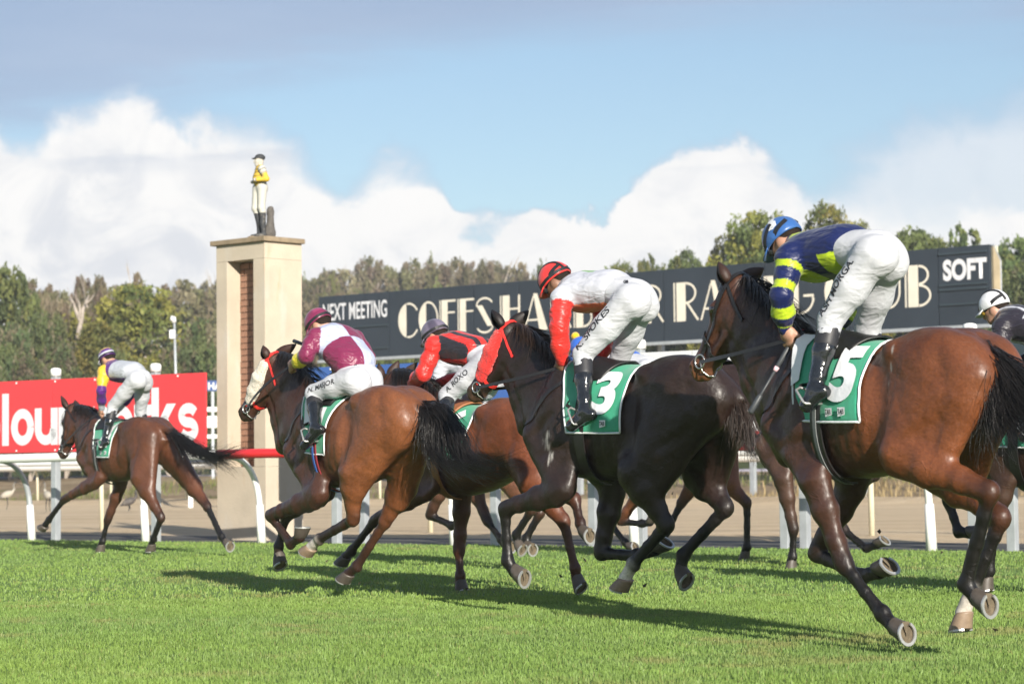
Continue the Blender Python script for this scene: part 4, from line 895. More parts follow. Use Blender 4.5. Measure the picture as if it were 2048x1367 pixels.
class Horse:
    def __init__(s, H):
        s.H = H; f = s.f = Frame(*H['at']); sc = s.sc = H.get('sc', 1.0); s.root = empty('horse', f.O, f.rz, label=H['label'], cat='horse', group='racehorses galloping past the winning post')
        sk = s.sk = Skin(); P = f.P; dz = H.get('dz', 0.0)
        T = lambda x, y, z: np.array([x*sc, y*sc, z*sc + dz])
        st = [(.33, 1.24, 1.00, .09), (.27, 1.36, .92, .145), (.15, 1.475, .865, .185), (.02, 1.555, .835, .205), (-.10, 1.555, .825, .225), (-.28, 1.515, .82, .255), (-.45, 1.495, .84, .27), (-.62, 1.52, .89, .265), (-.80, 1.56, .97, .25), (-.95, 1.545, 1.04, .225), (-1.08, 1.47, 1.12, .165), (-1.17, 1.38, 1.2, .09)]
        sk.barrel([(x*sc, a*sc + dz, b*sc + dz, w*sc) for x, a, b, w in st], k=0.04, rump=0)
        for q in (1, -1):
            sk.ball(T(-.84, .125*q, 1.40), np.array([.29, .135, .155])*sc, k=.05); sk.ball(T(-1.06, .095*q, 1.29), np.array([.12, .105, .20])*sc, k=.05)
            sk.ball(T(-.655, .20*q, 1.445), np.array([.06, .045, .05])*sc, k=.05)
            sk.ball(T(.265, .075*q, 1.02), np.array([.075, .078, .14])*sc, k=.04); sk.limb(T(.02, .11*q, 1.46), T(.27, .140*q, 1.12), (.07*sc, .13*sc), (.062*sc, .078*sc), k=.05)
        tv, tq = sk.mesh(.022, 1); s.trunk = BVHTree.FromPolygons(tv.tolist(), tq.tolist())
        # legs
        s.feet = {}
        for nm in ('LH', 'RH', 'LF', 'RF'):
            if nm not in H: continue
            q = 1 if nm[0] == 'L' else -1; pts = [P(*j) for j in H[nm][:4]]; hind = nm[1] == 'H'; blk = H.get('pts', 1.0); sk_ = H.get('dark_' + nm, blk)
            if hind: s.hind(q, T, *pts, sc, sk_)
            else: s.fore(q, T, *pts, sc, sk_)
            s.feet[nm] = pts
        # neck
        ns = H['neck']; C = []; R = []
        for (tx, ty, bx_, by, y), lw in zip(ns, (.070, .080, .098, .125, .15)):
            a, b = P(tx, ty, y), P(bx_, by, y); C.append((a+b)/2); R.append((lw*sc, max(np.linalg.norm(a-b)/2, .05)))
        s.crest = [P(a, b, y) for a, b, _, _, y in ns]
        sk.chain(C, R, k=.045)
        sk.limb(C[-1], T(.02, 0, 1.25), (R[-1][0], R[-1][1]*.95), (.16*sc, .26*sc), k=.07)
        # head
        p, m = P(*H['poll']), P(*H['muz']); u = unit(m - p); l = np.array(H.get('headlat', (0, 1, 0)), float); l = unit(l - u*(l@u)); n = np.cross(u, l); hs = np.linalg.norm(m - p)/0.60; s.hd = (p, u, n, l, hs)
        A = [u, n, l]; X = s.hx = lambda a, t, y: p + (u*a + n*t + l*y)*hs
        def hb(a, t, y, ra, rt, ry, k=.03, op=1, **kw): sk.ball(X(a, t, y), np.array([ra, rt, ry])*hs, A, k, op, **kw)
        hl = dict(head=1)
        hb(.09, -.055, 0, .11, .075, .080, **hl); hb(.19, -.05, 0, .12, .068, .078, **hl)
        sk.limb(X(.12, -.055, 0), X(.48, -.045, 0), (.068*hs, .055*hs), (.043*hs, .046*hs), l, .03, head=(1, 1), muz=(0, .6)); sk.limb(X(.15, -.115, 0), X(.46, -.085, 0), (.052*hs, .09*hs), (.038*hs, .052*hs), l, .03, **hl)
        for q in (1, -1):
            hb(.17, -.150, .034*q, .118, .105, .042, **hl); sk.limb(X(.24, -.185, .03*q), X(.50, -.105, .016*q), .040*hs, .028*hs, k=.025, **hl)
            hb(.205, -.030, .070*q, .040, .028, .022, k=.02, **hl); sk.limb(X(.22, -.095, .068*q), X(.37, -.085, .052*q), .011*hs, .010*hs, k=.02, **hl)
            hb(.552, -.035, .036*q, .034, .026, .022, k=.015, muz=.8, **hl)
        hb(.53, -.058, 0, .070, .056, .054, muz=.7, **hl); hb(.582, -.072, 0, .034, .036, .042, k=.02, muz=1, **hl); hb(.545, -.118, 0, .042, .028, .034, k=.02, muz=1, **hl)
        for q in (1, -1):
            hb(.572, -.034, .056*q, .024, .013, .014, k=.008, op=-1); hb(.205, -.052, .098*q, .020, .013, .012, k=.012, op=-1)
            hb(.555, -.094, .050*q, .045, .005, .016, k=.010, op=-1)
        # dock
        td = P(*H['tail'][0][0]) if 'tail' in H else T(-1.13, 0, 1.42); td2 = P(*H['tail'][0][1]) if 'tail' in H else T(-1.2, 0, 1.35)
        s.dock = td; sk.limb(T(-1.0, 0, 1.47), td, .06*sc, .042*sc, k=.05); sk.limb(td, td + unit(td2 - td)*0.10, .040*sc, .03*sc, k=.03, dk=1.0)
        for q in (1, -1): sk.ball(T(-.60, .315*q, 1.27), np.array([.10, .055, .13])*sc, k=.07, op=-1); sk.ball(T(-.02, .255*q, .93), np.array([.10, .04, .08])*sc, k=.06, op=-1)
        V, Q = sk.mesh(H.get('vox', .012), 2); s.V, s.Q = V, Q
        # coat colours, plus shade painted along the topline
        dk = np.clip(sk.near(V, 'dk'), 0, 1); wh = np.clip(sk.near(V, 'white', soft=.006), 0, 1); mz = np.clip(sk.near(V, 'muz'), 0, 1); hd = np.clip(sk.near(V, 'head'), 0, 1)
        w = np.clip((V[:, 0]/sc + 0.15)/(-0.55), 0, 1); w = (w*w*(3-2*w))[:, None]
        front, rump, pt = (np.array(H[k])[None] for k in ('front', 'rump', 'point'))
        c = front*(1-w) + rump*w; top = np.clip((V[:, 2]/sc - 1.33)/.24, 0, 1)[:, None]*(1-hd[:, None]); c = c*(1 - .38*top*top)  # upper body darkened to paint in the low sun's shading
        c = c*(1-hd[:, None]) + np.array(H.get('headc', H['front']))[None]*hd[:, None]
        c = c*(1-dk[:, None]) + pt*dk[:, None]; c = c*(1-mz[:, None]*.8) + np.array(H.get('muzc', (.02, .015, .012)))[None]*mz[:, None]*.8
        wh = np.clip(wh*1.6 + 0.25*wob(V, 60, 4)*(wh > .1), 0, 1)[:, None]; c = c*(1-wh) + np.array([[.55, .50, .44]])*wh
        for px, py, yy, rad, hh in H.get('sweat', ()):
            p_ = P(px, py, yy); m_ = np.exp(-(((V[:, 0]-p_[0])/rad)**2 + ((V[:, 2]-p_[2])/hh)**2))*(V[:, 1] > .02); m_ = np.clip((m_*(.55 + .6*wob(V*np.array([2.2, 1, .6]), 90, 6)) - .30)*2.2, 0, .75)[:, None]; c = c*(1-m_) + np.array([[.42, .40, .37]])*m_
        nrm = vnormals(V, Q)
        lines = [([(-.60, 1.30), (-.575, 1.02)], .016, .05), ([(-.70, 1.40), (-.80, 1.05)], .004, .040), ([(-.97, 1.48), (-1.03, 1.22), (-.93, .92)], .007, .036), ([(.02, 1.47), (-.03, 1.15), (-.10, .93)], .012, .04),
                 ([(.20, 1.40), (.29, 1.16)], .008, .03), ([(.08, 1.22), (.24, 1.10)], .008, .028), ([(.0, 1.02), (.18, .98)], .008, .03), ([(-.78, 1.0), (-.98, 1.1)], .007, .03)] + [([(-.22 - .085*i, 1.34), (-.16 - .085*i, .96)], .0032, .020) for i in range(5)]
        q3 = V[:, [0, 2]]; side = np.clip((np.abs(V[:, 1]) - .05)/.06, 0, 1)
        def seg_d(P2, a, b_): ab = b_ - a; t_ = np.clip(((P2 - a)@ab)/(ab@ab), 0, 1); return np.linalg.norm(P2 - a - t_[:, None]*ab, axis=1)
        for ln, dep, wd in lines:
            pp = [np.array([x*sc, z*sc + dz]) for x, z in ln]; dd = np.min([seg_d(q3, a_, b_) for a_, b_ in zip(pp, pp[1:])], 0); V = V - nrm*(dep*sc*side*np.exp(-(dd/wd)**2))[:, None]
        lo_ = [np.array(P(n_[0]*.22 + n_[2]*.78, n_[1]*.22 + n_[3]*.78, n_[4])) for n_ in H['neck']]
        dd = np.min([seg_d(q3, a_[[0, 2]], b_[[0, 2]]) for a_, b_ in zip(lo_, lo_[1:])], 0); V = V - nrm*(.009*np.exp(-(dd/.024)**2)*np.clip((np.abs(V[:, 1] - .0) - .02)/.04, 0, 1))[:, None]
        dd = np.abs(V[:, 1]); V = V - nrm*(.012*np.exp(-(dd/.025)**2)*np.clip((-.62 - V[:, 0])/.1, 0, 1)*(V[:, 2] > 1.3))[:, None]; nrm = vnormals(V, Q)
        V = V + nrm*(0.0022*wob(V, 30, 11) + 0.0016*wob(V, 75, 12))[:, None]; s.V = V
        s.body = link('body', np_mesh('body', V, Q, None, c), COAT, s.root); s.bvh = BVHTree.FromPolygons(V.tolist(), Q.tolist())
        s.finish()
    def hind(s, q, T, S_, K, F, C, sc, blk):
        sk = s.sk; hip = T(-.92, .12*q, 1.27); mid = S_*.5 + K*.5; fwd = unit(np.array([1., 0, .2])); e = unit(unit(S_-K) + unit(F-K) + 0.35*fwd); cal = K - e*.045*sc + unit(S_-K)*.05*sc; ax = unit(K - S_)
        sk.limb(hip, S_ + (S_-K)*.02, (.125*sc, .215*sc), (.088*sc, .125*sc), k=.06)
        sk.limb(T(-1.07, .10*q, 1.32), S_*.62 + K*.38 - e*.02, (.11*sc, .15*sc), (.060*sc, .085*sc), k=.06)
        sk.ball(S_ + e*.01, np.array([.07, .07, .08])*sc, k=.05)
        sk.chain([S_, S_*.66 + K*.34, S_*.3 + K*.7, K], [(.082*sc, .125*sc), (.074*sc, .108*sc), (.048*sc, .062*sc), (.042*sc, .052*sc)], k=.035, dk=0)
        sk.limb(S_*.3 + K*.7, K, (.040*sc, .048*sc), (.040*sc, .048*sc), k=.02, dk=(.5*blk, 1.0*blk))
        sk.ball(K, np.array([.042, .042, .056])*sc, k=.02, dk=blk*.95); sk.limb(cal, S_*.45 + K*.55 - e*.045*sc, .021*sc, .020*sc, k=.018, dk=(blk, blk*.3)); sk.limb(cal, K*.7 + F*.3 - e*.012*sc, .022*sc, .020*sc, k=.02, dk=blk)
        s.shank(K, F, C, (.031*sc, .043*sc), (.027*sc, .036*sc), sc, blk, e, 1.0 if ('LH' if q > 0 else 'RH') in s.H.get('sock', ()) else 0)
    def fore(s, q, T, E, N, F, C, sc, blk):
        sk = s.sk; SP = T(.285, .130*q, 1.10); fwd = np.array([1., 0, .1]); e = unit(unit(E-N) + unit(F-N) - 0.5*fwd)     # towards the palm
        sk.limb(SP, E + (E-N)*.10, (.072*sc, .085*sc), (.060*sc, .090*sc), k=.06); sk.limb(T(.08, .145*q, 1.32), E + (E-N)*.16, (.062*sc, .155*sc), (.052*sc, .075*sc), k=.06)
        sk.chain([E, E*.66 + N*.34, E*.28 + N*.72, N], [(.060*sc, .094*sc), (.056*sc, .074*sc), (.042*sc, .048*sc), (.040*sc, .044*sc)], k=.035, dk=0)
        sk.limb(E*.28 + N*.72, N, (.042*sc, .047*sc), (.041*sc, .045*sc), k=.02, dk=(.4*blk, 1.0*blk))
        sk.limb(N + (E-N)*.10, N + (F-N)*.10, (.042*sc, .044*sc), (.038*sc, .041*sc), k=.02, dk=blk*.95); sk.ball(N + e*.034*sc + (E-N)*.06, .018*sc, k=.018, dk=blk)
        s.shank(N, F, C, (.030*sc, .036*sc), (.025*sc, .033*sc), sc, blk, -e)
    def shank(s, K, F, C, ra, rb, sc, blk, e, wh=0):
        sk = s.sk; v = unit(C - F); pal = unit(-e - v*(-e@v)); m = K*.45 + F*.55
        sk.chain([K, K*.75 + F*.25, m, F], [ra, (rb[0]*1.04, rb[1]*1.08), rb, (.031*sc, .038*sc)], k=.015, dk=blk); sk.ball(F, np.array([.040, .034, .040])*sc, k=.02, dk=blk); sk.ball(F + pal*.022*sc, np.array([.026, .026, .030])*sc, k=.02, dk=blk)
        sk.chain([F, F*.5 + C*.5, C], [(.031*sc, .034*sc), (.030*sc, .033*sc), (.040*sc, .042*sc)], k=.018, dk=blk, white=wh)
    def finish(s):
        H, sc, f, P, sk = s.H, s.sc, s.f, s.f.P, s.sk
        # feet
        for nm, pts in s.feet.items():
            F, C = pts[2], pts[3]; v = unit(C - F); a = math.radians(-H.get('so_' + nm, 42)); ca, sa = math.cos(a), math.sin(a)
            n = np.array([v[0]*ca - v[2]*sa, v[1]*.5 + H.get('tw_' + nm, 0), v[0]*sa + v[2]*ca]); n = unit(n); toe = np.array([-n[2], 0, n[0]])
            hoof(s.root, C + v*0.012*sc + n*0.066*sc + toe*.020*sc, n, toe, sc*1.02, nm in H.get('pale', ()), None)
        # ears
        for q, k in ((1, 'earL'), (-1, 'earR')):
            if k not in H: continue
            b = s.hx(.035, -.02, .058*q); tip = P(*H[k]); u = unit(tip - b); L = np.linalg.norm(tip - b); fr = unit(s.hd[2]*.8 + s.hd[3]*q*.7); fr = unit(fr - u*(fr@u)); sd = np.cross(u, fr); mb = MB(); rows = []
            for i in range(8):
                t = i/7; w = (.030 + .022*math.sin(min(1, t*1.5)*math.pi*.62))*(1 - t**2.6)*sc + .001; row = []
                for j in range(11):
                    an = math.radians(-150 + 300*j/10); row.append(b - u*.02 + u*(L + .02)*t + (-fr*math.cos(an)*.75 + sd*math.sin(an))*w + fr*w*.15)
                rows.append(row)
            mb.add([v for r in rows for v in r], [(i*11+j, i*11+j+1, (i+1)*11+j+1, (i+1)*11+j) for i in range(7) for j in range(10)])
            o = mb.build('ear', mat('ear_coat', tuple(np.array(H.get('headc', H['front']))*.55), .6), s.root, True); md = o.modifiers.new('thickness', 'SOLIDIFY'); md.thickness = 0.006; md.offset = 0
        for q in (1, -1):
            bm = bmesh.new(); bmesh.ops.create_uvsphere(bm, u_segments=12, v_segments=8, radius=.0215*s.hd[4]); c = s.hx(.206, -.038, .0775*q)
            for v in bm.verts: v.co += Vector(c)
            fin('eye', bm, EYEM, s.root, True)
        # mane and forelock
        cr = catmull(s.crest, 40); rg = random.Random(int(H['at'][0])); mn = H.get('mane', 1.0); V = []; Qs = []; r0 = np.random.default_rng(3); gs = []
        hm = HAIRR if H.get('brownhair') else HAIRB
        if mn > 0:
            segs = 7; n = int(420*min(mn, 1.5)); k = 0
            for i in range(n):
                t = r0.random()**1.15*.9; p = cr[int(t*39)]; q = 1 if r0.random() < H.get('mane_left', .6) else -1; ln = (.10 + .14*r0.random())*mn
                back = np.array([-(.45 + .5*r0.random())*H.get('wind', 1.0), q*(.28 + .45*r0.random()), .30*r0.random() + H.get('lift', .0)]); tt = np.linspace(0, 1, segs+1)[:, None]
                path = p + np.array([0, .012*q*r0.random(), -.012]) + back*ln*tt + np.array([0, q*.10, -.75])*ln*tt**2*(1 - H.get('lift', 0)) + r0.normal(0, .012, 3)*tt
                d = np.gradient(path, axis=0); d /= np.linalg.norm(d, axis=1)[:, None] + 1e-9; a = np.cross(d, [.2, 1, .3]); a /= np.linalg.norm(a, axis=1)[:, None] + 1e-9; b = np.cross(d, a); rad = .0042*(1 - .85*tt)*(.6 + .6*r0.random())
                V.append(np.stack([path + (a*math.cos(x) + b*math.sin(x))*rad for x in (0, 2.09, 4.19)], 1).reshape(-1, 3)); b0 = k*3*(segs+1); k += 1
                s0 = b0 + np.arange(segs)[:, None]*3 + np.arange(3)[None]; s1 = b0 + np.arange(segs)[:, None]*3 + (np.arange(3)[None]+1) % 3; Qs.append(np.stack([s0, s1, s1+3, s0+3], 2).reshape(-1, 4))
            link('mane', np_mesh('mane', np.concatenate(V), np.concatenate(Qs)), hm, s.root)
            sk2 = Skin(); cc = [c + np.array([0, .010*H.get('mane_left', .6), -.02]) for c in catmull(s.crest, 10)[:-2]]; sk2.chain(cc, [(.018, .030)]*len(cc), k=.02)
            vv, qq = sk2.mesh(.012, 2); link('mane_roots', np_mesh('mane_roots', vv, qq), hm, s.root)
        if 'tail' in H:
            g = [[P(*q) for q in gg] for gg in H['tail']]; g = [[g[0][0]*(.75) + gg[0]*.25] + gg[1:] for gg in g]
            k3 = Skin()
            for gg in g[:3]:
                cp = catmull(gg, 6)[:6]; k3.chain(list(cp), [(.026 - .0040*i)*H.get('tail_core', 1.0) for i in range(len(cp))], k=.03)
            vv, qq = k3.mesh(.012, 1); vv = vv + vnormals(vv, qq)*(.006*wob(vv*np.array([1, 2, 2]), 60, 2))[:, None]; link('tail_dock', np_mesh('tail_dock', vv, qq), hm, s.root)
            hair('tail', g, int(H.get('tail_n', 420)*1.9), .0023, hm, s.root, H.get('tail_spread', .05), 5, 12, .018)
    def drape(s, xt, xb, ph, off, nu=16, nv=20, zc=None, wr=.006, seed=1, sides=(-1, 1)):
        """a cloth laid over the back: xt = (front, rear) at the spine, xb at the hem, ph = angle of the hem"""
        sc = s.sc; zc = (1.17*sc + s.H.get('dz', 0)) if zc is None else zc; G = np.zeros((2*nv+1, nu+1, 3)); N = np.zeros_like(G); last = None
        for j in range(-nv, nv+1):
            v = abs(j)/nv; sg = 1 if j >= 0 else -1; a = math.radians(ph[0] + (ph[1]-ph[0])*v)*sg
            for i in range(nu+1):
                u = i/nu; x = (xt[0] + (xt[1]-xt[0])*u)*(1-v) + (xb[0] + (xb[1]-xb[0])*u)*v; d = Vector((0, math.sin(a), math.cos(a))); c = Vector((x*sc, 0, zc)); h, nr, _, _ = s.trunk.ray_cast(c + d*.75, -d, .75)
                if h is None: h = c + d*.27; nr = d
                if (h - c).length > .40*sc: h = c + d*.40*sc
                G[j+nv, i] = h; N[j+nv, i] = nr
        for _ in range(2): G[:, 1:-1] = (G[:, :-2] + 2*G[:, 1:-1] + G[:, 2:])/4; G[1:-1] = (G[:-2] + 2*G[1:-1] + G[2:])/4
        o = off if callable(off) else (lambda u, v: off); flat = G.reshape(-1, 3); w = wob(flat, 15, seed).reshape(G.shape[:2])
        for j in range(2*nv+1):
            for i in range(nu+1): v = abs(j-nv)/nv; G[j, i] += N[j, i]*(o(i/nu, v) + wr*(.4 + v)*(w[j, i] + .5))
        return G, N
    def sheet(s, name, G, m, parent=None, thick=.006, cut=None):
        nv, nu = G.shape[0]-1, G.shape[1]-1; f = [(j*(nu+1)+i, j*(nu+1)+i+1, (j+1)*(nu+1)+i+1, (j+1)*(nu+1)+i) for j in range(nv) for i in range(nu)]
        me = np_mesh(name, G.reshape(-1, 3), np.array(f)); o = link(name, me, m, parent or s.root); md = o.modifiers.new('thickness', 'SOLIDIFY'); md.thickness = thick; md.offset = 1; return o
    def cloth(s):
        c = s.H.get('cloth')
        if not c: return
        G, N = s.drape(c['xt'], c['xb'], (0, c.get('hem', 100)), .012, 18, 24, wr=c.get('wr', .013), seed=c.get('seed', 1)); nv = 24; o = s.sheet('saddlecloth', G, CLOTHG); s.G = G
        e = [Vector(v) for v in list(G[:, -1])[::2]]; e2 = [Vector(v) for v in G[-1]]; e3 = [Vector(v) for v in list(G[:, 0])[::2]]; e4 = [Vector(v) for v in G[0]]
        for path in (e, e2, e3, e4):
            mb = MB(); mb.tube(path, .0065, 5); mb.build('white_piping', CLOTHW, o, True)
        def put(uv):
            u, v = uv; jj = nv + min(max(v, 0), .999)*nv; ii = min(max(u, 0), .999)*18; j, i = int(jj), int(ii); a, b = jj-j, ii-i; g = (G[j, i]*(1-b) + G[j, i+1]*b)*(1-a) + (G[j+1, i]*(1-b) + G[j+1, i+1]*b)*a; n = (N[j, i] + N[min(j+1, 2*nv), i])/2; return Vector(g + n/np.linalg.norm(n)*.0125)
        def word(sx, u0, u1, v0, v1, bold, m, nm='number', skew=0.0):
            bm = text_mesh(sx, 1.0, bold); xs = [v.co.x for v in bm.verts]; ys = [v.co.y for v in bm.verts]; X0, X1, Y0, Y1 = min(xs), max(xs), min(ys), max(ys)
            for v in bm.verts: v.co = Vector(((v.co.x-X0)/(X1-X0)*(u1-u0)*12, (v.co.y-Y0)/(Y1-Y0)*(v1-v0)*12, 0))
            grid_cut(bm, .38); bmesh.ops.triangulate(bm, faces=bm.faces)
            for v in bm.verts: b = v.co.y/12; v.co = put((u0 + v.co.x/12 + skew*b, v1 - b))
            return fin(nm, bm, m, o)
        for w in c.get('text', ()): word(*w[:6], CLOTHW)
        for u, v in c.get('tabs', ()):
            mb = MB(); mb.add([put((u + a*.05, v + b*.045)) for a, b in ((-1, -1), (1, -1), (1, .6), (-1, 1))], [(0, 1, 2, 3)]); mb.build('white_tab', CLOTHW, o); b_ = word('TAB', u - .04, u + .04, v - .03, v + .02, .02, LEATHER, 'lettering')
            b_.data.transform(Matrix.Translation((0, .004, .0)))
        for poly in c.get('white', ()):
            # a white panel lying on the green cloth
            (u0, v0), (u1, v1), (u2, v2), (u3, v3) = poly; n = 9; vs = []
            for b in range(n+1):
                for a in range(n+1):
                    x, y = a/n, b/n; vs.append(put(((u0*(1-x)+u1*x)*(1-y) + (u3*(1-x)+u2*x)*y, (v0*(1-x)+v1*x)*(1-y) + (v3*(1-x)+v2*x)*y)) + Vector((0, .001, 0)))
            mb = MB(); mb.add(vs, [(b*(n+1)+a, b*(n+1)+a+1, (b+1)*(n+1)+a+1, (b+1)*(n+1)+a) for b in range(n) for a in range(n)]); mb.build('white_panel', CLOTHW, o, True)
    def saddle(s):
        H = s.H; lm = TAN if H.get('tansaddle') else LEATHER
        pad = lambda u, v: .024 + .012*math.sin(min(1, (1-v)*1.6)*math.pi/2)*(.6 + .9*abs(u-.5)**1.5*2)
        G, N = s.drape((-.06, -.40), (-.08, -.30), (0, 36), pad, 12, 12, wr=.002); s.sheet('saddle', G, lm, thick=.012)
        x0, x1 = H.get('girth', (-.20, -.17)); zc = 1.17*s.sc + H.get('dz', 0); path = []
        for i in range(26):
            a = math.radians(58 + 122*i/25); d = Vector((0, math.sin(a), math.cos(a))); q = i/25; c = Vector(((x0 + (x1-x0)*math.sin(q*math.pi/2))*s.sc, 0, zc)); h, nr, _, _ = s.trunk.ray_cast(c + d*.8, -d, .8); path.append(h if h is not None else c + d*.33*s.sc)
        gm = H.get('girthm', (LEATHER, None)); s.path = path
        strap('girth', path, .085, gm[0], s.root, s.trunk, .020, .008, 50)
        if gm[1] is not None:
            strap('girth_stripe', path, .026, gm[1], s.root, s.trunk, .030, .004, 50)
    def bridle(s, hands):
        H = s.H; b = H.get('bridle', LEATHER); X = s.hx; R = s.root; bv = s.bvh; w = .020*s.hd[4]
        for q in (1, -1):
            strap('cheekpiece', [X(.02, -.05, .08*q), X(.12, -.055, .1*q), X(.25, -.07, .09*q), X(.38, -.075, .08*q), X(.475, -.075, .07*q)], w, b, R, bv, .005, .004, 26)
            cx = X(.492, -.088, .062*q); mb = MB(); u, n = Vector(s.hd[1]), Vector(s.hd[2]); mb.tube([Vector(cx) + (u*math.cos(a) + n*math.sin(a))*.036*s.hd[4] for a in np.linspace(0, 6.283, 17)], .0045, 6, False); mb.build('bit_ring', STEEL, R, True)
            mb = MB(); mb.tube([X(.49, -.09, .06*q), X(.53, -.12, .05*q), X(.54, -.15, .02*q), X(.535, -.155, 0)], .0045, 6); mb.build('bit_strap', STEEL, R, True)
        strap('browband', [X(.075, -.05, .1), X(.085, .0, .085), X(.09, .03, .04), X(.09, .04, 0), X(.09, .03, -.04), X(.085, 0, -.085), X(.075, -.05, -.1)], w*1.1, b, R, bv, .006, .004, 30)
        strap('headpiece', [X(.03, -.05, .1), X(-.0, -.05, .06), X(-.02, -.05, 0), X(-.0, -.05, -.06), X(.03, -.05, -.1)], w*1.2, b, R, bv, .006, .004, 24)
        strap('noseband', [X(.42, -.13, .0), X(.41, -.12, .06), X(.385, -.06, .09), X(.37, .0, .05), X(.37, .02, 0), X(.37, .0, -.05), X(.385, -.06, -.09), X(.41, -.12, -.06), X(.42, -.13, 0)], w*1.2, b, R, bv, .006, .004, 40)
        strap('throatlash', [X(.04, -.06, .1), X(.09, -.14, .1), X(.13, -.22, .07), X(.15, -.27, 0), X(.13, -.22, -.07), X(.09, -.14, -.1), X(.04, -.06, -.1)], w*.8, b, R, bv, .004, .004, 30)
        for q, hp in ((1, hands[0]), (-1, hands[1])):
            if hp is None: continue
            a = np.array(X(.492, -.095, .066*q)); pts = [a, a*.66 + hp*.34 + np.array([0, .05*q, -.012]), a*.33 + hp*.67 + np.array([0, .06*q, -.015]), hp]; strap('rein', pts, .019, H.get('rein', LEATHER), R, bv if False else None, ref=(0, q, .1), thick=.004, n=24)
        if 'fleece' in H:
            m, kind = H['fleece']
            for q in (1, -1):
                k2 = Skin(); k2.chain([X(.09, -.050, .070*q), X(.22, -.066, .080*q), X(.34, -.072, .066*q), X(.43, -.074, .054*q)], [(.026, .044), (.031, .058), (.030, .056), (.024, .044)], s.hd[3], k=.02) if kind == 'cheek' else None
                V, Qd = k2.mesh(.009, 1); V = V + vnormals(V, Qd)*(.004*wob(V, 130, 2) + .003*wob(V, 260, 3))[:, None]; link('fleece_cheekpiece', np_mesh('fleece', V, Qd), m, R)
        if H.get('plate', True):
            strap('breastplate', [np.array(q) for q in (s.sk_pt(.02, .16, 1.42), s.sk_pt(.2, .2, 1.27), s.sk_pt(.30, .14, 1.16), s.sk_pt(.36, .0, 1.10), s.sk_pt(.30, -.14, 1.16), s.sk_pt(.2, -.2, 1.27))], .024, H.get('platem', LEATHER), R, bv, .005, .004, 40)
    def sk_pt(s, x, y, z): return np.array([x*s.sc, y*s.sc, z*s.sc + s.H.get('dz', 0)])

# ------------------------------------------------------------------ jockeys
def cloth_mat(name, base=None, rough=0.42, sheen=0.3, fold=1.0, spec=0.5):
    m = bpy.data.materials.new(name); m.use_nodes = True; t = NT(m.node_tree); b = [n for n in t.n if n.type == 'BSDF_PRINCIPLED'][0]
    tc = t.new('ShaderNodeTexCoord').outputs['Object']; c = (*base, 1) if base else t.new('ShaderNodeVertexColor', layer_name='Col').outputs[0]
    t.put(b.inputs['Base Color'], c); b.inputs['Roughness'].default_value = rough; b.inputs['Sheen Weight'].default_value = sheen; b.inputs['Specular IOR Level'].default_value = spec
    mp = t.new('ShaderNodeMapping'); t.put(mp.inputs['Vector'], tc); mp.inputs['Rotation'].default_value = (0, 0.6, 0); mp.inputs['Scale'].default_value = (0.6, 1.0, 1.5)
    h = t.math('ADD', t.math('MULTIPLY', t.noise(mp.outputs[0], 6.5, 2, 0.4, 1.8), 1.0), t.math('MULTIPLY', t.noise(mp.outputs[0], 17, 2, 0.4, 1.4), 0.22))
    rd = t.math('ABSOLUTE', t.math('SUBTRACT', t.noise(mp.outputs[0], 8.5, 2, 0.45, 1.1), 0.5)); h = t.math('ADD', h, t.math('MULTIPLY', t.math('SUBTRACT', 1.0, t.step(rd, 0.0, 0.16)), 0.22*fold))
    bp = t.new('ShaderNodeBump', i_Strength=0.60*fold, i_Distance=0.028); t.put(bp.inputs['Height'], h); t.put(b.inputs['Normal'], bp.outputs[0]); return m
SILK = cloth_mat('satin_silk', None, 0.40, 0.1, 0.95, 0.38); BREECH = cloth_mat('white_breeches', (0.46, 0.47, 0.50), 0.6, 0.1, 0.70, 0.3); BOOT = mat('patent_boot', (0.010, 0.011, 0.013), 0.16, spec=0.7, noise=(12, 0.2), bump=(26, 0.5, 0.010), coat=0.4); BOOTTOP = mat('matt_boot_top', (0.020, 0.020, 0.024), 0.55, noise=(20, 0.2))
HELM = cloth_mat('helmet_silk', None, 0.34, 0.1, 0.35, 0.6); SKINM = mat('skin', (0.40, 0.22, 0.15), 0.5, noise=(20, 0.12)); SKIND = mat('tanned_skin', (0.22, 0.11, 0.07), 0.5, noise=(20, 0.12)); HAIRM = mat('cropped_hair', (.020, .014, .011), .9, spec=.15, noise=(60, .4)); BAND = mat('dark_band', (0.012, 0.012, 0.014), 0.5); LENS = mat('goggle_lens', (0.02, 0.022, 0.025), 0.08, spec=0.8); AMBER = mat('amber_lens', (0.25, 0.16, 0.02), 0.08, spec=0.8); INK = mat('black_ink', (0.015, 0.015, 0.02), 0.7)
STICK = mat('whip_shaft', (0.045, 0.05, 0.055), 0.5, noise=(30, 0.2))
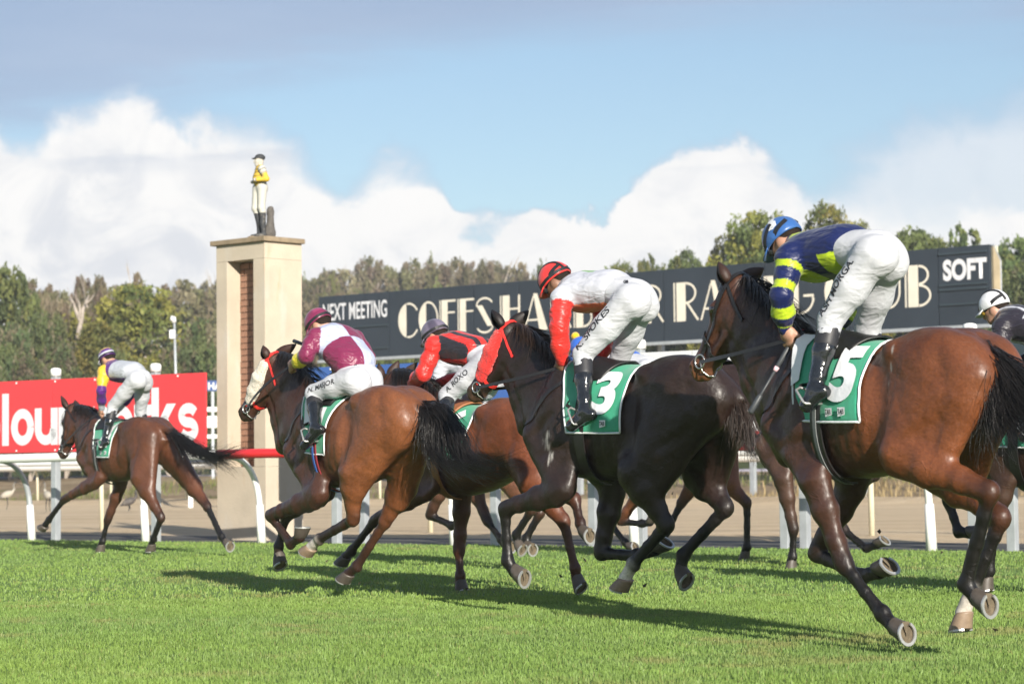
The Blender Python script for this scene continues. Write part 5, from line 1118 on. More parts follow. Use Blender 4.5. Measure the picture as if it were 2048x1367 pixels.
class Jockey:
    def __init__(s, J, horse):
        s.J = J; f = s.f = horse.f; P = f.P; s.horse = horse; s.root = empty('person', f.O, f.rz, label=J['label'], cat='person', group='jockeys crouched over their horses')
        vox = J.get('vox', .008); R = s.root; mir = lambda p: p*np.array([1, -1, 1]); k = J.get('k', 1.0)
        sh, el, wr = [P(*q) for q in J['armL']]; hip, kn, an, toe = [P(*q) for q in J['legL']]
        shr, elr, wrr = [P(*q) for q in J['armR']] if 'armR' in J else [mir(q) for q in (sh, el, wr)]
        if 'legR' in J: hr, kr, ar, tr = [P(*q) for q in J['legR']]
        else: hr, kr, ar, tr = [mir(q) for q in (hip, kn, an, toe)]
        nk, ch, wa, pe = [P(*q) for q in J['spine']]
        # ---- silks
        a = Skin(); rr_ = J.get('radii', ((.085, .065), (.178, .112), (.152, .108)))
        a.chain([nk, ch, wa], [tuple(np.array(q)*k) for q in rr_], k=.05, arm=0, ts=0); a.p[-2]['ts'] = (0, .5); a.p[-1]['ts'] = (.5, 1.0)
        a.limb(ch*.7 + wa*.3, wa + (wa - ch)*.12, (.168*k, .118*k), (.150*k, .112*k), k=.05, ts=(.65, 1.05))
        hc0 = P(*J['head']); a.limb(hc0*.32 + nk*.68 + np.array([-.03, 0, -.035])*k, ch*.6 + nk*.4, (.058*k, .058*k), (.12*k, .085*k), k=.05, ts=0)
        for q, (s0, e0, w0) in ((1, (sh, el, wr)), (-1, (shr, elr, wrr))):
            a.ball(s0, .068*k, k=.05, arm=.6, st=0, ts=.25); a.chain([s0, s0*.5 + e0*.5, e0, e0*.45 + w0*.55, w0], [.063*k, .060*k, .056*k, .053*k, .036*k], k=.025, arm=1, st=0)
            for i in range(4): a.p[-4+i]['st'] = (i/4, (i+1)/4)
        V, Q = a.mesh(vox, 2); arm = np.clip(a.near(V, 'arm', soft=.006), 0, 1); st = a.near(V, 'st', soft=.01); ts = a.near(V, 'ts', soft=.02); N = vnormals(V, Q)
        rg = J.get('seed', 3); fold = wob(V*np.array([.7, 1, 1.5]), 22, rg) + .35*wob(V*np.array([1.5, .6, 1]), 46, rg+1); V = V + N*((.0050 + .004*arm)*fold)[:, None]*J.get('fold', 1.0)
        sp = unit(wa - ch); dors = (V - ch[None])@np.cross(sp, np.array([0, 1., 0])); dors = -dors if np.cross(sp, [0, 1., 0])[2] < 0 else dors
        col = J['pattern'](dict(V=V, arm=arm, st=st, ts=ts, y=V[:, 1] - ch[1], d=dors, N=N, x=(V - ch[None])@sp)); s.silk = link('silks', np_mesh('silks', V, Q, None, col), SILK, R); s.silk_bvh = BVHTree.FromPolygons(V.tolist(), Q.tolist())
        # ---- breeches
        b = Skin(); up = wa*.75 + pe*.25; b.limb(up, pe, (.142*k, .100*k), (.150*k, .112*k), k=.05); back = unit(pe - wa)
        for q, (h0, k0, a0) in ((1, (hip, kn, an)), (-1, (hr, kr, ar))):
            b.ball(h0*.85 + pe*.15 + back*.045, np.array([.100, .092, .100])*k, k=.035); b.limb(h0, h0*.5 + k0*.5, .094*k, .083*k, k=.04); b.limb(h0*.5 + k0*.5, k0, .083*k, .062*k, k=.03); b.limb(k0, k0*.80 + a0*.20, .061*k, .057*k, k=.02)
        V, Q = b.mesh(vox, 2); N = vnormals(V, Q); nearknee = np.minimum(np.linalg.norm(V - kn, axis=1), np.linalg.norm(V - kr, axis=1)); V = V + N*(.0022*wob(V, 40, 7) + .0045*np.exp(-(nearknee/.10)**2)*wob(V*np.array([.6, 1, 1.6]), 95, 8))[:, None]
        s.br = link('breeches', np_mesh('breeches', V, Q), BREECH, R); bv = s.bvh = BVHTree.FromPolygons(V.tolist(), Q.tolist())
        if 'name' in J: s.name_on_thigh(J['name'], hip, kn, J.get('name_pos', (.15, .85)), J.get('name_h', .05), J.get('name_up', .01))
        # ---- boots
        for q, (k0, a0, t0) in ((1, (kn, an, toe)), (-1, (kr, ar, tr))):
            c = Skin(); fd = unit(t0 - a0); sole = unit(np.cross(fd, np.array([0, 1., 0]))); sole = sole if sole[2] < 0 else -sole
            c.chain([k0*.86 + a0*.14, k0*.55 + a0*.45, k0*.2 + a0*.8, a0], [(.050, .054), (.051, .056), (.038, .042), (.037, .042)], k=.02); heel = a0 + sole*.045 - fd*.03; c.limb(a0, heel, .036, .032, k=.02); c.limb(heel, t0 + sole*.03, (.032, .026), (.036, .022), k=.02); c.limb(a0, t0 + sole*.022, (.034, .034), (.032, .020), k=.025)
            V, Q = c.mesh(max(vox*.85, .006), 2); V = V + vnormals(V, Q)*(.0016*wob(V*np.array([.7, 1, 1.5]), 80, 5))[:, None]; bo = link('boot', np_mesh('boot', V, Q), BOOT, R)
            c = Skin(); c.chain([k0*.90 + a0*.10, k0*.66 + a0*.34], [(.0555, .0595), (.0545, .0595)], k=.01); V, Q = c.mesh(max(vox*.85, .006), 2); link('boot_top', np_mesh('boot_top', V, Q), BOOTTOP if not J.get('tanboot') else BOOTTOP, bo)
            # stirrup iron hangs from the saddle
            m0 = a0*.45 + t0*.55 + sole*.035; mb = MB(); top = m0 - sole*.11; y = np.array([0, .058, 0])
            pts = [top, top + y*.7 + sole*.02, m0 + y, m0 + y*.9 + sole*.012, m0 - y*.9 + sole*.012, m0 - y, top - y*.7 + sole*.02, top]; mb.tube(pts, .0065, 6, False); mb.build('stirrup', SHOE, horse.root, True)
            sd = horse.sk_pt(-.10, .25*q, 1.30); strap('stirrup_leather', [sd, sd*.5 + top*.5 + np.array([0, .03*q, 0]), top], .022, LEATHER, horse.root, None, ref=(0, q, 0), n=10)
        # ---- the body under the clothes
        hc = P(*J['head']); p, yw, rl = (math.radians(v) for v in J.get('face', (35, 10, 0))); fw = np.array([math.cos(p)*math.cos(yw), math.cos(p)*math.sin(yw), -math.sin(p)]); lt = np.array([-math.sin(yw), math.cos(yw), 0.]); up_ = np.cross(fw, lt); lt, up_ = lt*math.cos(rl) + up_*math.sin(rl), up_*math.cos(rl) - lt*math.sin(rl)
        kh = k*.87; A = [fw, lt, up_]; X = lambda a_, b_, c_: hc + (fw*a_ + lt*b_ + up_*c_)*kh; B = Skin()
        B.ball(X(0, 0, -.005), np.array([.096, .078, .100])*kh, A, .02); B.ball(X(.045, 0, -.062), np.array([.052, .058, .070])*kh, A, .03); B.ball(X(.062, 0, -.108), np.array([.032, .034, .026])*kh, A, .02)
        B.limb(X(.088, 0, -.022), X(.112, 0, -.058), .010*kh, .015*kh, k=.012); B.limb(X(.088, .02, -.083), X(.088, -.02, -.083), .011*kh, .011*kh, k=.01); B.limb(X(.094, .018, -.0885), X(.094, -.018, -.0885), .003, .003, k=.006); B.p[-1]['op'] = -1
        for q in (1, -1):
            B.ball(X(.086, .031*q, -.018), np.array([.012, .016, .011])*kh, A, .01, op=-1); B.ball(X(.080, .031*q, -.018), .0115*kh, k=.003); B.ball(X(-.008, .078*q, -.045), np.array([.020, .009, .030])*kh, A, .008); B.limb(X(-.01, .062*q, -.05), X(.05, .035*q, -.105), .022*kh, .018*kh, k=.03)
        B.limb(X(-.025, 0, -.07), nk*.7 + ch*.3, (.056*k, .060*k), (.066*k, .062*k), k=.04); B.chain([nk, ch, wa, pe], [(.07, .05), (.15, .085), (.125, .085), (.125, .09)], k=.04)
        for q, (s0, e0, w0, hd, h0, k0, a0, t0) in ((1, (sh, el, wr, J.get('hand'), hip, kn, an, toe)), (-1, (shr, elr, wrr, None, hr, kr, ar, tr))):
            B.chain([ch*.4 + s0*.6, s0, e0, w0], [.05, .045, .036, .026], k=.03); B.chain([pe*.4 + h0*.6, h0, k0, a0], [.08, .075, .048, .028], k=.03); B.limb(a0, t0, .026, .018, k=.02)
            ad = unit(w0 - e0)
            if q == 1 and 'handL' in J: ad = unit(P(*J['handL']) - w0)
            inn = np.array([0, -1.*q, 0]); inn = unit(inn - ad*(inn@ad)); upv = unit(np.cross(ad, inn)*(1 if np.cross(ad, inn)[2] > 0 else -1)); hk = k*1.0
            g = lambda a_, b_, c_: w0 + (ad*a_ + inn*b_ + upv*c_)*hk
            B.limb(g(-.01, 0, 0), g(.035, .004, 0), (.024, .030), (.022, .038), inn, .02); B.limb(g(.035, .004, 0), g(.078, .008, 0), (.015, .040), (.013, .040), inn, .02)
            for i, ln in enumerate((.95, 1.05, 1.0, .82)):
                c_ = .031 - .0215*i; p0, p1, p2, p3 = g(.078, .006, c_), g(.078 + .030*ln, .026, c_), g(.066 + .012*ln, .046*ln + .004, c_), g(.050, .036, c_); B.chain([p0, p1, p2, p3], [.0112, .0105, .0095, .0085], k=.004)
            B.chain([g(.012, .012, .030), g(.048, .030, .046), g(.074, .040, .044)], [.0150, .0120, .0100], k=.008)
        V, Q = B.mesh(min(vox, .0065), 1); link('body', np_mesh('body', V, Q), SKIND if J.get('tan') else SKINM, R)
        s.wrist = (wr, wrr); s.grip = [w0 + unit(w0 - e0)*.06 for w0, e0 in ((wr, el), (wrr, elr))]
        if 'handL' in J: s.grip[0] = wr + unit(P(*J['handL']) - wr)*.06
        h9 = Skin(); h9.ball(X(-.022, 0, -.030), np.array([.090, .0825, .092])*kh, A, .02); vv, qq = h9.mesh(.010, 1); link('hair', np_mesh('hair', vv, qq), HAIRM, R)
        # ---- cap
        s.cap(X, A, k, J, R)
    def cap(s, X, A, k, J, R):
        na, nb = 36, 16; V = []; info = []
        for j in range(nb+1):
            th = math.radians(2 + (104-2)*j/nb)
            for i in range(na):
                ph = 2*math.pi*i/na; c, sn = math.cos(ph), math.sin(ph); z = math.cos(th); r_ = math.sin(th); dip = .012*max(0, -c) if j > nb*.7 else 0
                puff = 1 + .012*math.sin(ph*9)*(1 if j > nb*.75 else 0); V.append(X(.128*r_*c*puff, .106*r_*sn*puff, .122*z + .008 - dip*0)); info.append((th, ph))
        f = [((j+1)*na+i, (j+1)*na+(i+1) % na, j*na+(i+1) % na, j*na+i) for j in range(nb) for i in range(na)] + [tuple(range(na))]; n0 = len(V)
        # peak
        for r_, dz in ((0, 0), (.5, -.004), (1, -.014)):
            for i in range(13):
                a = math.radians(-58 + 116*i/12); V.append(X(.124*math.cos(a) + (.055*r_)*math.cos(a)**.7, .104*math.sin(a)*(1 + .06*r_), -.010 + dz - .012*r_*abs(math.sin(a)))); info.append((9, a))
        f += [(n0 + (r_+1)*13+i, n0 + (r_+1)*13+i+1, n0 + r_*13+i+1, n0 + r_*13+i) for r_ in (0, 1) for i in range(12)]
        me = bpy.data.meshes.new('helmet'); me.from_pydata([tuple(v) for v in V], [], f); me.update(); info = np.array(info); set_col(me, J['cap'](info[:, 0], info[:, 1])); o = link('helmet', me, HELM, R, True); md = o.modifiers.new('thickness', 'SOLIDIFY'); md.thickness = .006; md.offset = -1
        bv = BVHTree.FromPolygons([tuple(v) for v in V], f); s.cap_bvh = bv; s.X = X
        for path, w in J.get('bands', ()): strap('helmet_band', [X(*q) for q in path], w, BAND, o, bv, .002, .003, 30)
        if 'goggles' in J:
            m = J['goggles']; q = Skin(); q.limb(X(.086, .034, -.022), X(.086, -.034, -.022), .027*k, .027*k, k=.01); V2, Q2 = q.mesh(.008, 2); g = link('goggles', np_mesh('goggles', V2, Q2), m, R)
            for sd in (1, -1): strap('goggle_strap', [X(.075, .055*sd, -.020), X(.02, .092*sd, -.012), X(-.05, .098*sd, .02), X(-.11, .05*sd, .045)], .024, BAND, g, None, ref=tuple(A[1]*sd), n=14)
        if 'pompom' in J:
            bm = bmesh.new(); bmesh.ops.create_icosphere(bm, subdivisions=3, radius=.042)
            for v in bm.verts: v.co = Vector(X(-.01, 0, .15)) + v.co*(1 + .12*random.random())
            fin('pompom', bm, fluff_mat('pompom_wool', J['pompom']), o, True)
        if 'cap_text' in J:
            for sx, c, h in J['cap_text']:
                bm = text_mesh(sx, h, .012, 1.0, align='CENTER'); grid_cut(bm, h*.5); bmesh.ops.triangulate(bm, faces=bm.faces)
                for v in bm.verts:
                    d = X(c[0] - v.co.x*.55, .30, c[2] + v.co.y + .0) + A[0]*0; t_ = X(c[0] - v.co.x, .0, c[2] + v.co.y); hh, nr, _, _ = bv.ray_cast(Vector(d), (Vector(t_) - Vector(d)).normalized()); v.co = (hh + nr*.003) if hh is not None else Vector(t_)
                fin('lettering', bm, LETTERW, o)
    def name_on_thigh(s, txt, hip, kn, pos, h, upo):
        e = unit(hip - kn); L = np.linalg.norm(hip - kn); upv = np.array([-e[2], 0, e[0]]); upv = upv if upv[0] > 0 else -upv; upv = unit(upv - e*(upv@e))
        bm = text_mesh(txt, 1.0, .012); xs = [v.co.x for v in bm.verts]; ys = [v.co.y for v in bm.verts]; W_ = L*(pos[1]-pos[0]); sx = W_/(max(xs)-min(xs)); sy = h/(max(ys)-min(ys))
        for v in bm.verts: v.co.x = (v.co.x - min(xs))*sx; v.co.y = (v.co.y - min(ys))*sy
        grid_cut(bm, .016); bmesh.ops.triangulate(bm, faces=bm.faces)
        for v in bm.verts:
            p = kn + e*(L*pos[0] + v.co.x) + upv*(upo + v.co.y); o = Vector((p[0], p[1] + .5, p[2])); hh, nr, _, _ = s.bvh.ray_cast(o, Vector((0, -1, 0))); v.co = hh + nr*.003 if hh is not None else Vector(p) + Vector((0, .09, 0))
        fin('name_lettering', bm, INK, s.br)
    def waist_mark(s, txt, px, py, h=.022):
        o = Vector(s.f.P(px, py, .0)); rot = s.f.rz
        cam_ = Vector((0, 0, CAMH)); M = Matrix.Rotation(-rot, 4, 'Z'); c = M @ (cam_ - s.f.O); d0 = (o - c).normalized(); r_ = d0.cross(Vector((0, 0, 1))).normalized(); u_ = r_.cross(d0); bm = text_mesh(txt, h, .001, align='CENTER')
        for v in bm.verts:
            t_ = o + r_*v.co.x + u_*v.co.y; hh, nr, _, _ = s.bvh.ray_cast(t_ - d0*3, d0); v.co = hh + nr*.003 if hh is not None else t_
        fin('waist_mark', bm, INK, s.br)
def whip(f, p0, p1, label, mid=.35, band=True):
    t = empty('whip', f.O, f.rz, label=label, cat='whip'); p0, p1 = np.array(p0), np.array(p1); L = lambda q: p0*(1-q) + p1*q
    mb = MB(); mb.tube([L(-.10), L(-.09), L(mid - .01), L(mid)], [.010, .0145, .0125, .010], 10); mb.build('grip', STICK, t, True)
    mb = MB(); mb.tube([L(mid), L(.72), L(.73)], [.0075, .007, .006], 8); mb.build('shaft', STICK, t, True)
    mb = MB(); mb.tube([L(.72), L(.75), L(.98), L(1.0)], [.008, .0145, .0165, .010], 10); mb.build('padded_flap', STICK, t, True)
    if band: mb = MB(); mb.tube([L(mid - .03), L(mid + .03)], [.0135, .012], 10); mb.build('pink_band', mat('pink_tape', (.7, .45, .5), .5), t, True)
ORDER = ('E', 'D', 'B', 'A', 'C', 'F', 'G', 'H', 'I')
BAY = dict(front=(.085, .034, .018), rump=(.185, .066, .026), point=(.0065, .0055, .005))
HS = {}

NAVY, LIME, WHT, RD, BLK = (.006, .012, .070), (.38, .50, .02), (.46, .47, .52), (.62, .028, .022), (.018, .017, .022)
PURP, YELW, SILV, MAR, PALE = (.085, .018, .17), (.62, .42, .03), (.40, .42, .46), (.17, .018, .062), (.42, .46, .62)
def pick(n, *rules):
    c = np.zeros((n, 3)) + np.array(rules[0])[None]
    for col, mask in rules[1:]: c[mask] = col
    return c
sl_ = lambda q: q['arm'] > .5
def pat_navy(q):
    a = sl_(q); lime = a & ((np.floor(q['st']*7.2 + .55) % 2) == 1) & (q['st'] < .93)
    body = ~a; col_patch = body & (q['d'] > .03) & (((q['x'] + .02)/.055)**2 + ((q['y'] - .05)/.06)**2 < 1); low = body & (q['d'] < -.055) & (((q['x'] - .055)/.075)**2 + ((q['y'] - .06)/.09)**2 < 1)
    return pick(len(a), NAVY, (LIME, lime), (LIME, col_patch), (LIME, low), (LIME, body & (q['d'] < -.03) & (q['x'] > .2)))
def pat_white_red(q):
    a = sl_(q); return pick(len(a), WHT, ((.16, .36, .08), ~a & (q['d'] > .05) & (np.abs(q['y'] + .01) < .05 + .25*(q['x'] - .02)) & (q['x'] > .0) & (q['x'] < .16)), (RD, a & (q['st'] > .04)), ((.72, .22, .10), ~a & (q['d'] < -.085)))  # orange lower belly is reflected light painted onto the white silk
def pat_stripes(q):
    a = sl_(q); st_ = (np.floor((q['y'] + .5)/.046) % 2) == 0; return pick(len(a), RD, (BLK, ~a & st_))
def pat_quarters(q):
    a = sl_(q); m = ((q['x'] > .13) ^ (q['y'] < .0)); c = pick(len(a), PALE, (MAR, ~a & m), (MAR, a)); c[a & (q['st'] > .55)] = (.70, .58, .02); return c
def pat_purple(q):
    a = sl_(q); return pick(len(a), SILV, (PURP, ~a & (q['x'] < .07)), (PURP, ~a & (q['d'] < -.07)), (YELW, a), (PURP, a & (q['st'] > .42)), (SILV, a & (q['st'] > .82)))
def pat_plum(q):
    a = sl_(q); return pick(len(a), (.020, .017, .026), (WHT, a & (q['st'] > .40) & (q['st'] < .62)), (WHT, ~a & (np.abs(q['y'] - .09) < .012)), (WHT, ~a & (q['d'] > .06) & (np.abs(q['x'] - .16) < .03)))
def pat_blue(q):
    a = sl_(q); return pick(len(a), (.03, .11, .46), (WHT, ~a & (np.abs(q['x'] - .30) < .045)), (YELW, a & (q['st'] > .8)))
def pat_white(q): return pick(len(q['arm']), WHT, (BLK, (np.floor(q['x']/.09) % 2 == 0) & (np.abs(q['y']) < .05)))
def pat_maroon(q): return pick(len(q['arm']), (.16, .012, .02), (YELW, q['st'] > .85))
def cap_plain(c, peak=None):
    def f(th, ph): return pick(len(th), c, (peak or c, th > 8))
    return f
def cap_purple(th, ph):
    t = np.degrees(th); return pick(len(th), PURP, (YELW, t < 50), (WHT, (t > 74) & (t < 88)), (WHT, th > 8), (YELW, (t < 60) & (np.abs(np.sin(ph*2)) < .22)))
def cap_maroon(th, ph): return pick(len(th), MAR, ((.27, .035, .10), (np.sin(ph*3) > .3) & (th < 1.2)))
def cap_silver(th, ph): return pick(len(th), (.62, .63, .65))
def cap_grey(th, ph): return pick(len(th), (.065, .055, .085), ((.14, .12, .17), (np.floor((ph + .6)*4/np.pi) % 2 == 0)))
RINGB = ([(.126, 0, .0), (.09, .08, .0), (0, .106, .0), (-.09, .08, .0), (-.128, 0, .0), (-.09, -.08, .0), (0, -.106, .0), (.09, -.08, .0), (.126, 0, .0)], .020)
OVER = ([(.125, .04, .0), (.09, .05, .09), (0, .055, .125), (-.09, .05, .09), (-.128, .04, .0)], .018)
CHIN = ([(.10, .07, -.02), (.06, .092, .02), (.01, .10, .055), (-.03, .095, .085)], .022)
HS['E'] = dict(BAY, at=(1661, 681, 11.9, 54), sc=.95, dz=.05, vox=.0095, label='near bay racehorse under the green saddlecloth numbered 5, brass buckled black bridle', headc=(.058, .023, .013), muzc=(.17, .066, .027), front=(.044, .018, .011), rump=(.150, .047, .017), sweat=((1795, 700, .2, .012, .03), (1785, 735, .22, .010, .03), (1778, 765, .22, .008, .03)),
 poll=(1472, 545, 0), muz=(1383, 742, .03), neck=[(1492, 548, 1470, 690, 0), (1532, 592, 1484, 735, 0), (1582, 640, 1504, 795, 0), (1616, 680, 1540, 870, 0)], earL=(1437, 524, .075), earR=(1527, 536, -.10),
 LH=[(1800, 905, .19), (1980, 985, .15), (1931, 1168, .13), (1953, 1196, .12)], RH=[(1880, 940, -.19), (2003, 1036, -.15), (1945, 1175, -.13), (1926, 1226, -.12)], LF=[(1632, 966, .17), (1688, 1128, .13), (1765, 1228, .11), (1790, 1255, .11)], RF=[(1703, 974, -.15), (1632, 1107, -.12), (1724, 1152, -.1), (1757, 1142, -.1)],
 so_RF=28, so_LH=48, so_RH=34, so_LF=42, pale=('RH',), sock=('RH',),
 tail=[[(1968, 700, 0), (2004, 724, 0), (2040, 770, .0), (2085, 840, .02), (2150, 900, .05)], [(1970, 702, 0), (2020, 726, 0), (2080, 775, -.03), (2150, 840, -.05)], [(1966, 704, .02), (1992, 745, .05), (2002, 800, .06), (2030, 850, .06), (2090, 880, .05)], [(1968, 703, .02), (2000, 740, .03), (2030, 810, .04), (2080, 870, .04)], [(1964, 706, .04), (1974, 760, .07), (1964, 820, .08), (1945, 875, .07), (1935, 900, .06)]], tail_n=620, tail_spread=.045,
 cloth=dict(xt=(.08, -.47), xb=(.04, -.50), hem=104, text=(('5', .60, .95, .22, .80, .05), ('1', .40, .52, .22, .80, .05)), tabs=((.62, .90), (.80, .90)), white=(((.0, .05), (.16, .05), (.12, .50), (.0, .55)),)), girthm=(LEATHER, GREYW), girth=(-.17, -.14))
HS['D'] = dict(BAY, at=(1168, 742, 14.8, 43), vox=.012, label='dark brown racehorse with red fleece cheekpieces beside its red bridle', front=(.019, .0105, .008), rump=(.021, .0105, .008), headc=(.016, .009, .007), muzc=(.085, .045, .028), brownhair=True, sweat=((1078, 825, .15, .03, .02), (1098, 880, .2, .045, .07), (1106, 915, .2, .03, .06)),
 poll=(1015, 640, 0), muz=(935, 788, .04), neck=[(1034, 645, 1020, 758, 0), (1072, 668, 1028, 785, 0), (1108, 706, 1040, 825, 0), (1146, 745, 1050, 880, 0)], earL=(984, 620, .07), earR=(1057, 621, -.10),
 LH=[(1271, 945, .2), (1333, 1050, .15), (1266, 1127, .13), (1250, 1156, .12)], RH=[(1400, 945, -.2), (1452, 1016, -.16), (1366, 1108, -.13), (1361, 1140, -.12)], LF=[(1112, 985, .18), (1010, 1016, .15), (1015, 1122, .13), (1030, 1143, .12)], RF=[(1225, 985, -.14), (1202, 1106, -.12), (1276, 1111, -.1), (1312, 1098, -.1)],
 so_LF=44, so_RH=70, so_LH=22, so_RF=35, pale=('LH',), sock=('LH',),
 tail=[[(1443, 772, 0), (1480, 790, 0), (1500, 840, .0), (1508, 910, .02)], [(1445, 775, .02), (1462, 810, .04), (1460, 870, .05)], [(1445, 773, 0), (1470, 800, .02), (1482, 850, .03), (1480, 905, .03)]], tail_n=380, tail_spread=.035,
 cloth=dict(xt=(.03, -.56), xb=(-.07, -.52), hem=104, text=(('3', .50, .90, .24, .78, .04),), tabs=((.74, .89),), seed=4), bridle=REDS, fleece=(FLEECER, 'cheek'), platem=LEATHER, girthm=(LEATHER, None))
HS['B'] = dict(BAY, at=(658, 786, 17.1, 52), sc=.95, vox=.012, label='bright bay racehorse with cream fleece cheekpieces and a red bridle', front=(.052, .021, .013), rump=(.180, .062, .023), headc=(.062, .024, .014), pts=.75, dark_RH=.45, dark_LF=.6,
 poll=(545, 702, .06), muz=(478, 828, .16), neck=[(562, 703, 546, 800, .05), (588, 714, 553, 835, .03), (614, 745, 562, 875, .01), (642, 788, 566, 920, 0)], earL=(526, 691, .13), earR=(592, 688, -.06), headlat=(-.25, 1, 0),
 LH=[(705, 945, .2), (706, 1038, .15), (638, 1077, .13), (622, 1093, .12)], RH=[(806, 970, -.2), (770, 1043, -.16), (714, 1131, -.13), (697, 1146, -.12)], LF=[(628, 995, .18), (541, 1030, .14), (581, 1086, .12), (600, 1074, .12)], RF=[(640, 990, -.14), (572, 1030, -.12), (557, 1092, -.1), (557, 1110, -.1)],
 so_LF=68, so_RF=40, so_LH=25, so_RH=30, pale=('LH',), sock=('LH',),
 tail=[[(846, 813, 0), (876, 812, 0), (908, 852, .0), (922, 910, .02), (960, 940, .0), (1034, 916, -.03)], [(848, 816, .02), (868, 850, .03), (866, 892, .05), (892, 930, .03), (940, 955, 0)], [(846, 817, .02), (842, 850, .05), (815, 905, .07)], [(848, 814, 0), (890, 820, 0), (925, 870, 0), (945, 925, 0), (1010, 950, -.02)]], tail_n=520, tail_spread=.042,
 cloth=dict(xt=(.05, -.42), xb=(.05, -.33), hem=112, white=(((.05, .10), (.30, .10), (.42, .55), (.16, .55)), ((.55, .35), (.78, .35), (.95, .72), (.68, .72))), tabs=((.60, .86),), seed=6), bridle=REDS, fleece=(FLEECEW, 'cheek'), girthm=(mat('dark_red_girth', (.20, .012, .02), .6), mat('blue_edge', (.03, .12, .40), .6)), mane=.9)
HS['A'] = dict(BAY, at=(212, 845, 28.0, 48), vox=.014, label='bay racehorse at far left under the green saddlecloth numbered 4', front=(.078, .030, .016), rump=(.095, .034, .016), headc=(.066, .026, .015),
 poll=(143, 808, .0), muz=(119, 912, .06), neck=[(152, 808, 164, 872, 0), (172, 812, 163, 885, 0), (190, 828, 160, 898, 0), (207, 847, 158, 912, 0)], earL=(122, 791, .07), earR=(150, 800, -.1),
 LH=[(280, 955, .2), (322, 1035, .14), (307, 1077, .12), (303, 1088, .1)], RH=[(375, 955, -.22), (415, 1013, -.18), (443, 1073, -.15), (452, 1085, -.15)], LF=[(190, 963, .18), (128, 998, .14), (98, 1038, .12), (90, 1050, .12)], RF=[(240, 972, -.16), (215, 1040, -.13), (205, 1081, -.12), (202, 1090, -.12)],
 so_RH=30, so_LF=5, so_LH=45, so_RF=38, tail=[[(344, 863, 0), (372, 876, 0), (410, 903, .0), (450, 922, 0), (478, 952, 0)], [(345, 866, 0), (385, 892, 0), (430, 915, 0), (470, 902, 0), (505, 888, 0)], [(344, 868, .02), (360, 900, .03), (372, 930, .04)], [(345, 864, 0), (380, 890, 0), (420, 915, 0), (455, 935, 0)]], tail_n=330, tail_spread=.05,
 cloth=dict(xt=(.0, -.62), xb=(-.15, -.50), hem=104, text=(('4', .50, .94, .22, .78, .04),), tabs=((.60, .90), (.85, .90)), seed=9), girthm=(LEATHER, GREYW))
JS = {}
JS['E'] = dict(vox=.0075, label='jockey in navy and lime hooped silks with a blue cap, white breeches', pattern=pat_navy, cap=cap_plain((.028, .10, .30)), head=(1566, 477, .03), face=(38, 12, 0), spine=[(1594, 490, 0), (1624, 513, 0), (1690, 498, 0), (1752, 505, 0)],
 armL=[(1580, 515, .17), (1565, 588, .24), (1570, 657, .17)], handL=(1578, 692, .15), legL=[(1744, 511, .11), (1662, 638, .20), (1630, 780, .30), (1606, 806, .33)], legR=[(1768, 526, -.10), (1735, 655, -.20), (1765, 760, -.29), (1740, 790, -.31)], name='ASH MORGA.', name_pos=(.03, .90), name_h=.043, name_up=-.005, bands=(CHIN, ), goggles=LENS, cap_text=(('M', (-.03, 0, .075), .034), ('TEAM', (-.03, 0, .055), .018)), seed=3)
JS['D'] = dict(vox=.008, label='jockey in white silks with red sleeves, red cap and a green mark on the back', pattern=pat_white_red, cap=cap_plain((.66, .035, .03)), head=(1111, 559, .03), face=(38, 10, 0), spine=[(1137, 578, 0), (1162, 585, 0), (1222, 579, 0), (1268, 593, 0)],
 armL=[(1124, 598, .17), (1118, 656, .23), (1124, 722, .17)], handL=(1112, 744, .15), legL=[(1259, 601, .11), (1166, 708, .20), (1170, 822, .30), (1138, 846, .33)], legR=[(1278, 611, -.10), (1240, 716, -.20), (1262, 800, -.29), (1240, 825, -.31)], name='K. SPOKES', name_pos=(.06, .80), name_h=.046, name_up=.0, bands=(OVER, RINGB), goggles=LENS, tan=True, seed=8)
JS['B'] = dict(vox=.009, k=.97, label='jockey in maroon and pale lilac quartered silks with a shiny maroon cap', pattern=pat_quarters, cap=cap_maroon, head=(637, 646, .06), face=(40, 14, 0), spine=[(652, 662, 0), (672, 682, 0), (706, 722, 0), (718, 756, 0)],
 armL=[(630, 676, .17), (612, 710, .26), (586, 728, .22)], handL=(572, 738, .20), legL=[(712, 758, .11), (628, 786, .20), (632, 855, .30), (606, 886, .33)], legR=[(738, 758, -.06), (700, 790, -.20), (712, 850, -.29), (690, 880, -.31)], name='N. MASJOR', name_pos=(.06, .74), name_h=.046, name_up=-.015, bands=(RINGB,), radii=((.085, .065), (.185, .125), (.160, .120)), seed=12, fold=1.3)
JS['A'] = dict(vox=.010, label='jockey in silver and purple silks with yellow shoulders and a purple, white and yellow cap', pattern=pat_purple, cap=cap_purple, head=(214, 714, .03), face=(30, 5, 0), spine=[(224, 729, 0), (237, 742, 0), (264, 744, 0), (279, 756, 0)],
 armL=[(207, 742, .17), (203, 780, .22), (203, 816, .12)], handL=(198, 828, .12), legL=[(272, 758, .11), (226, 812, .19), (210, 882, .29), (200, 893, .32)], legR=[(287, 764, -.11), (281, 822, -.19), (296, 868, -.29), (288, 880, -.31)], bands=(RINGB,), seed=15)
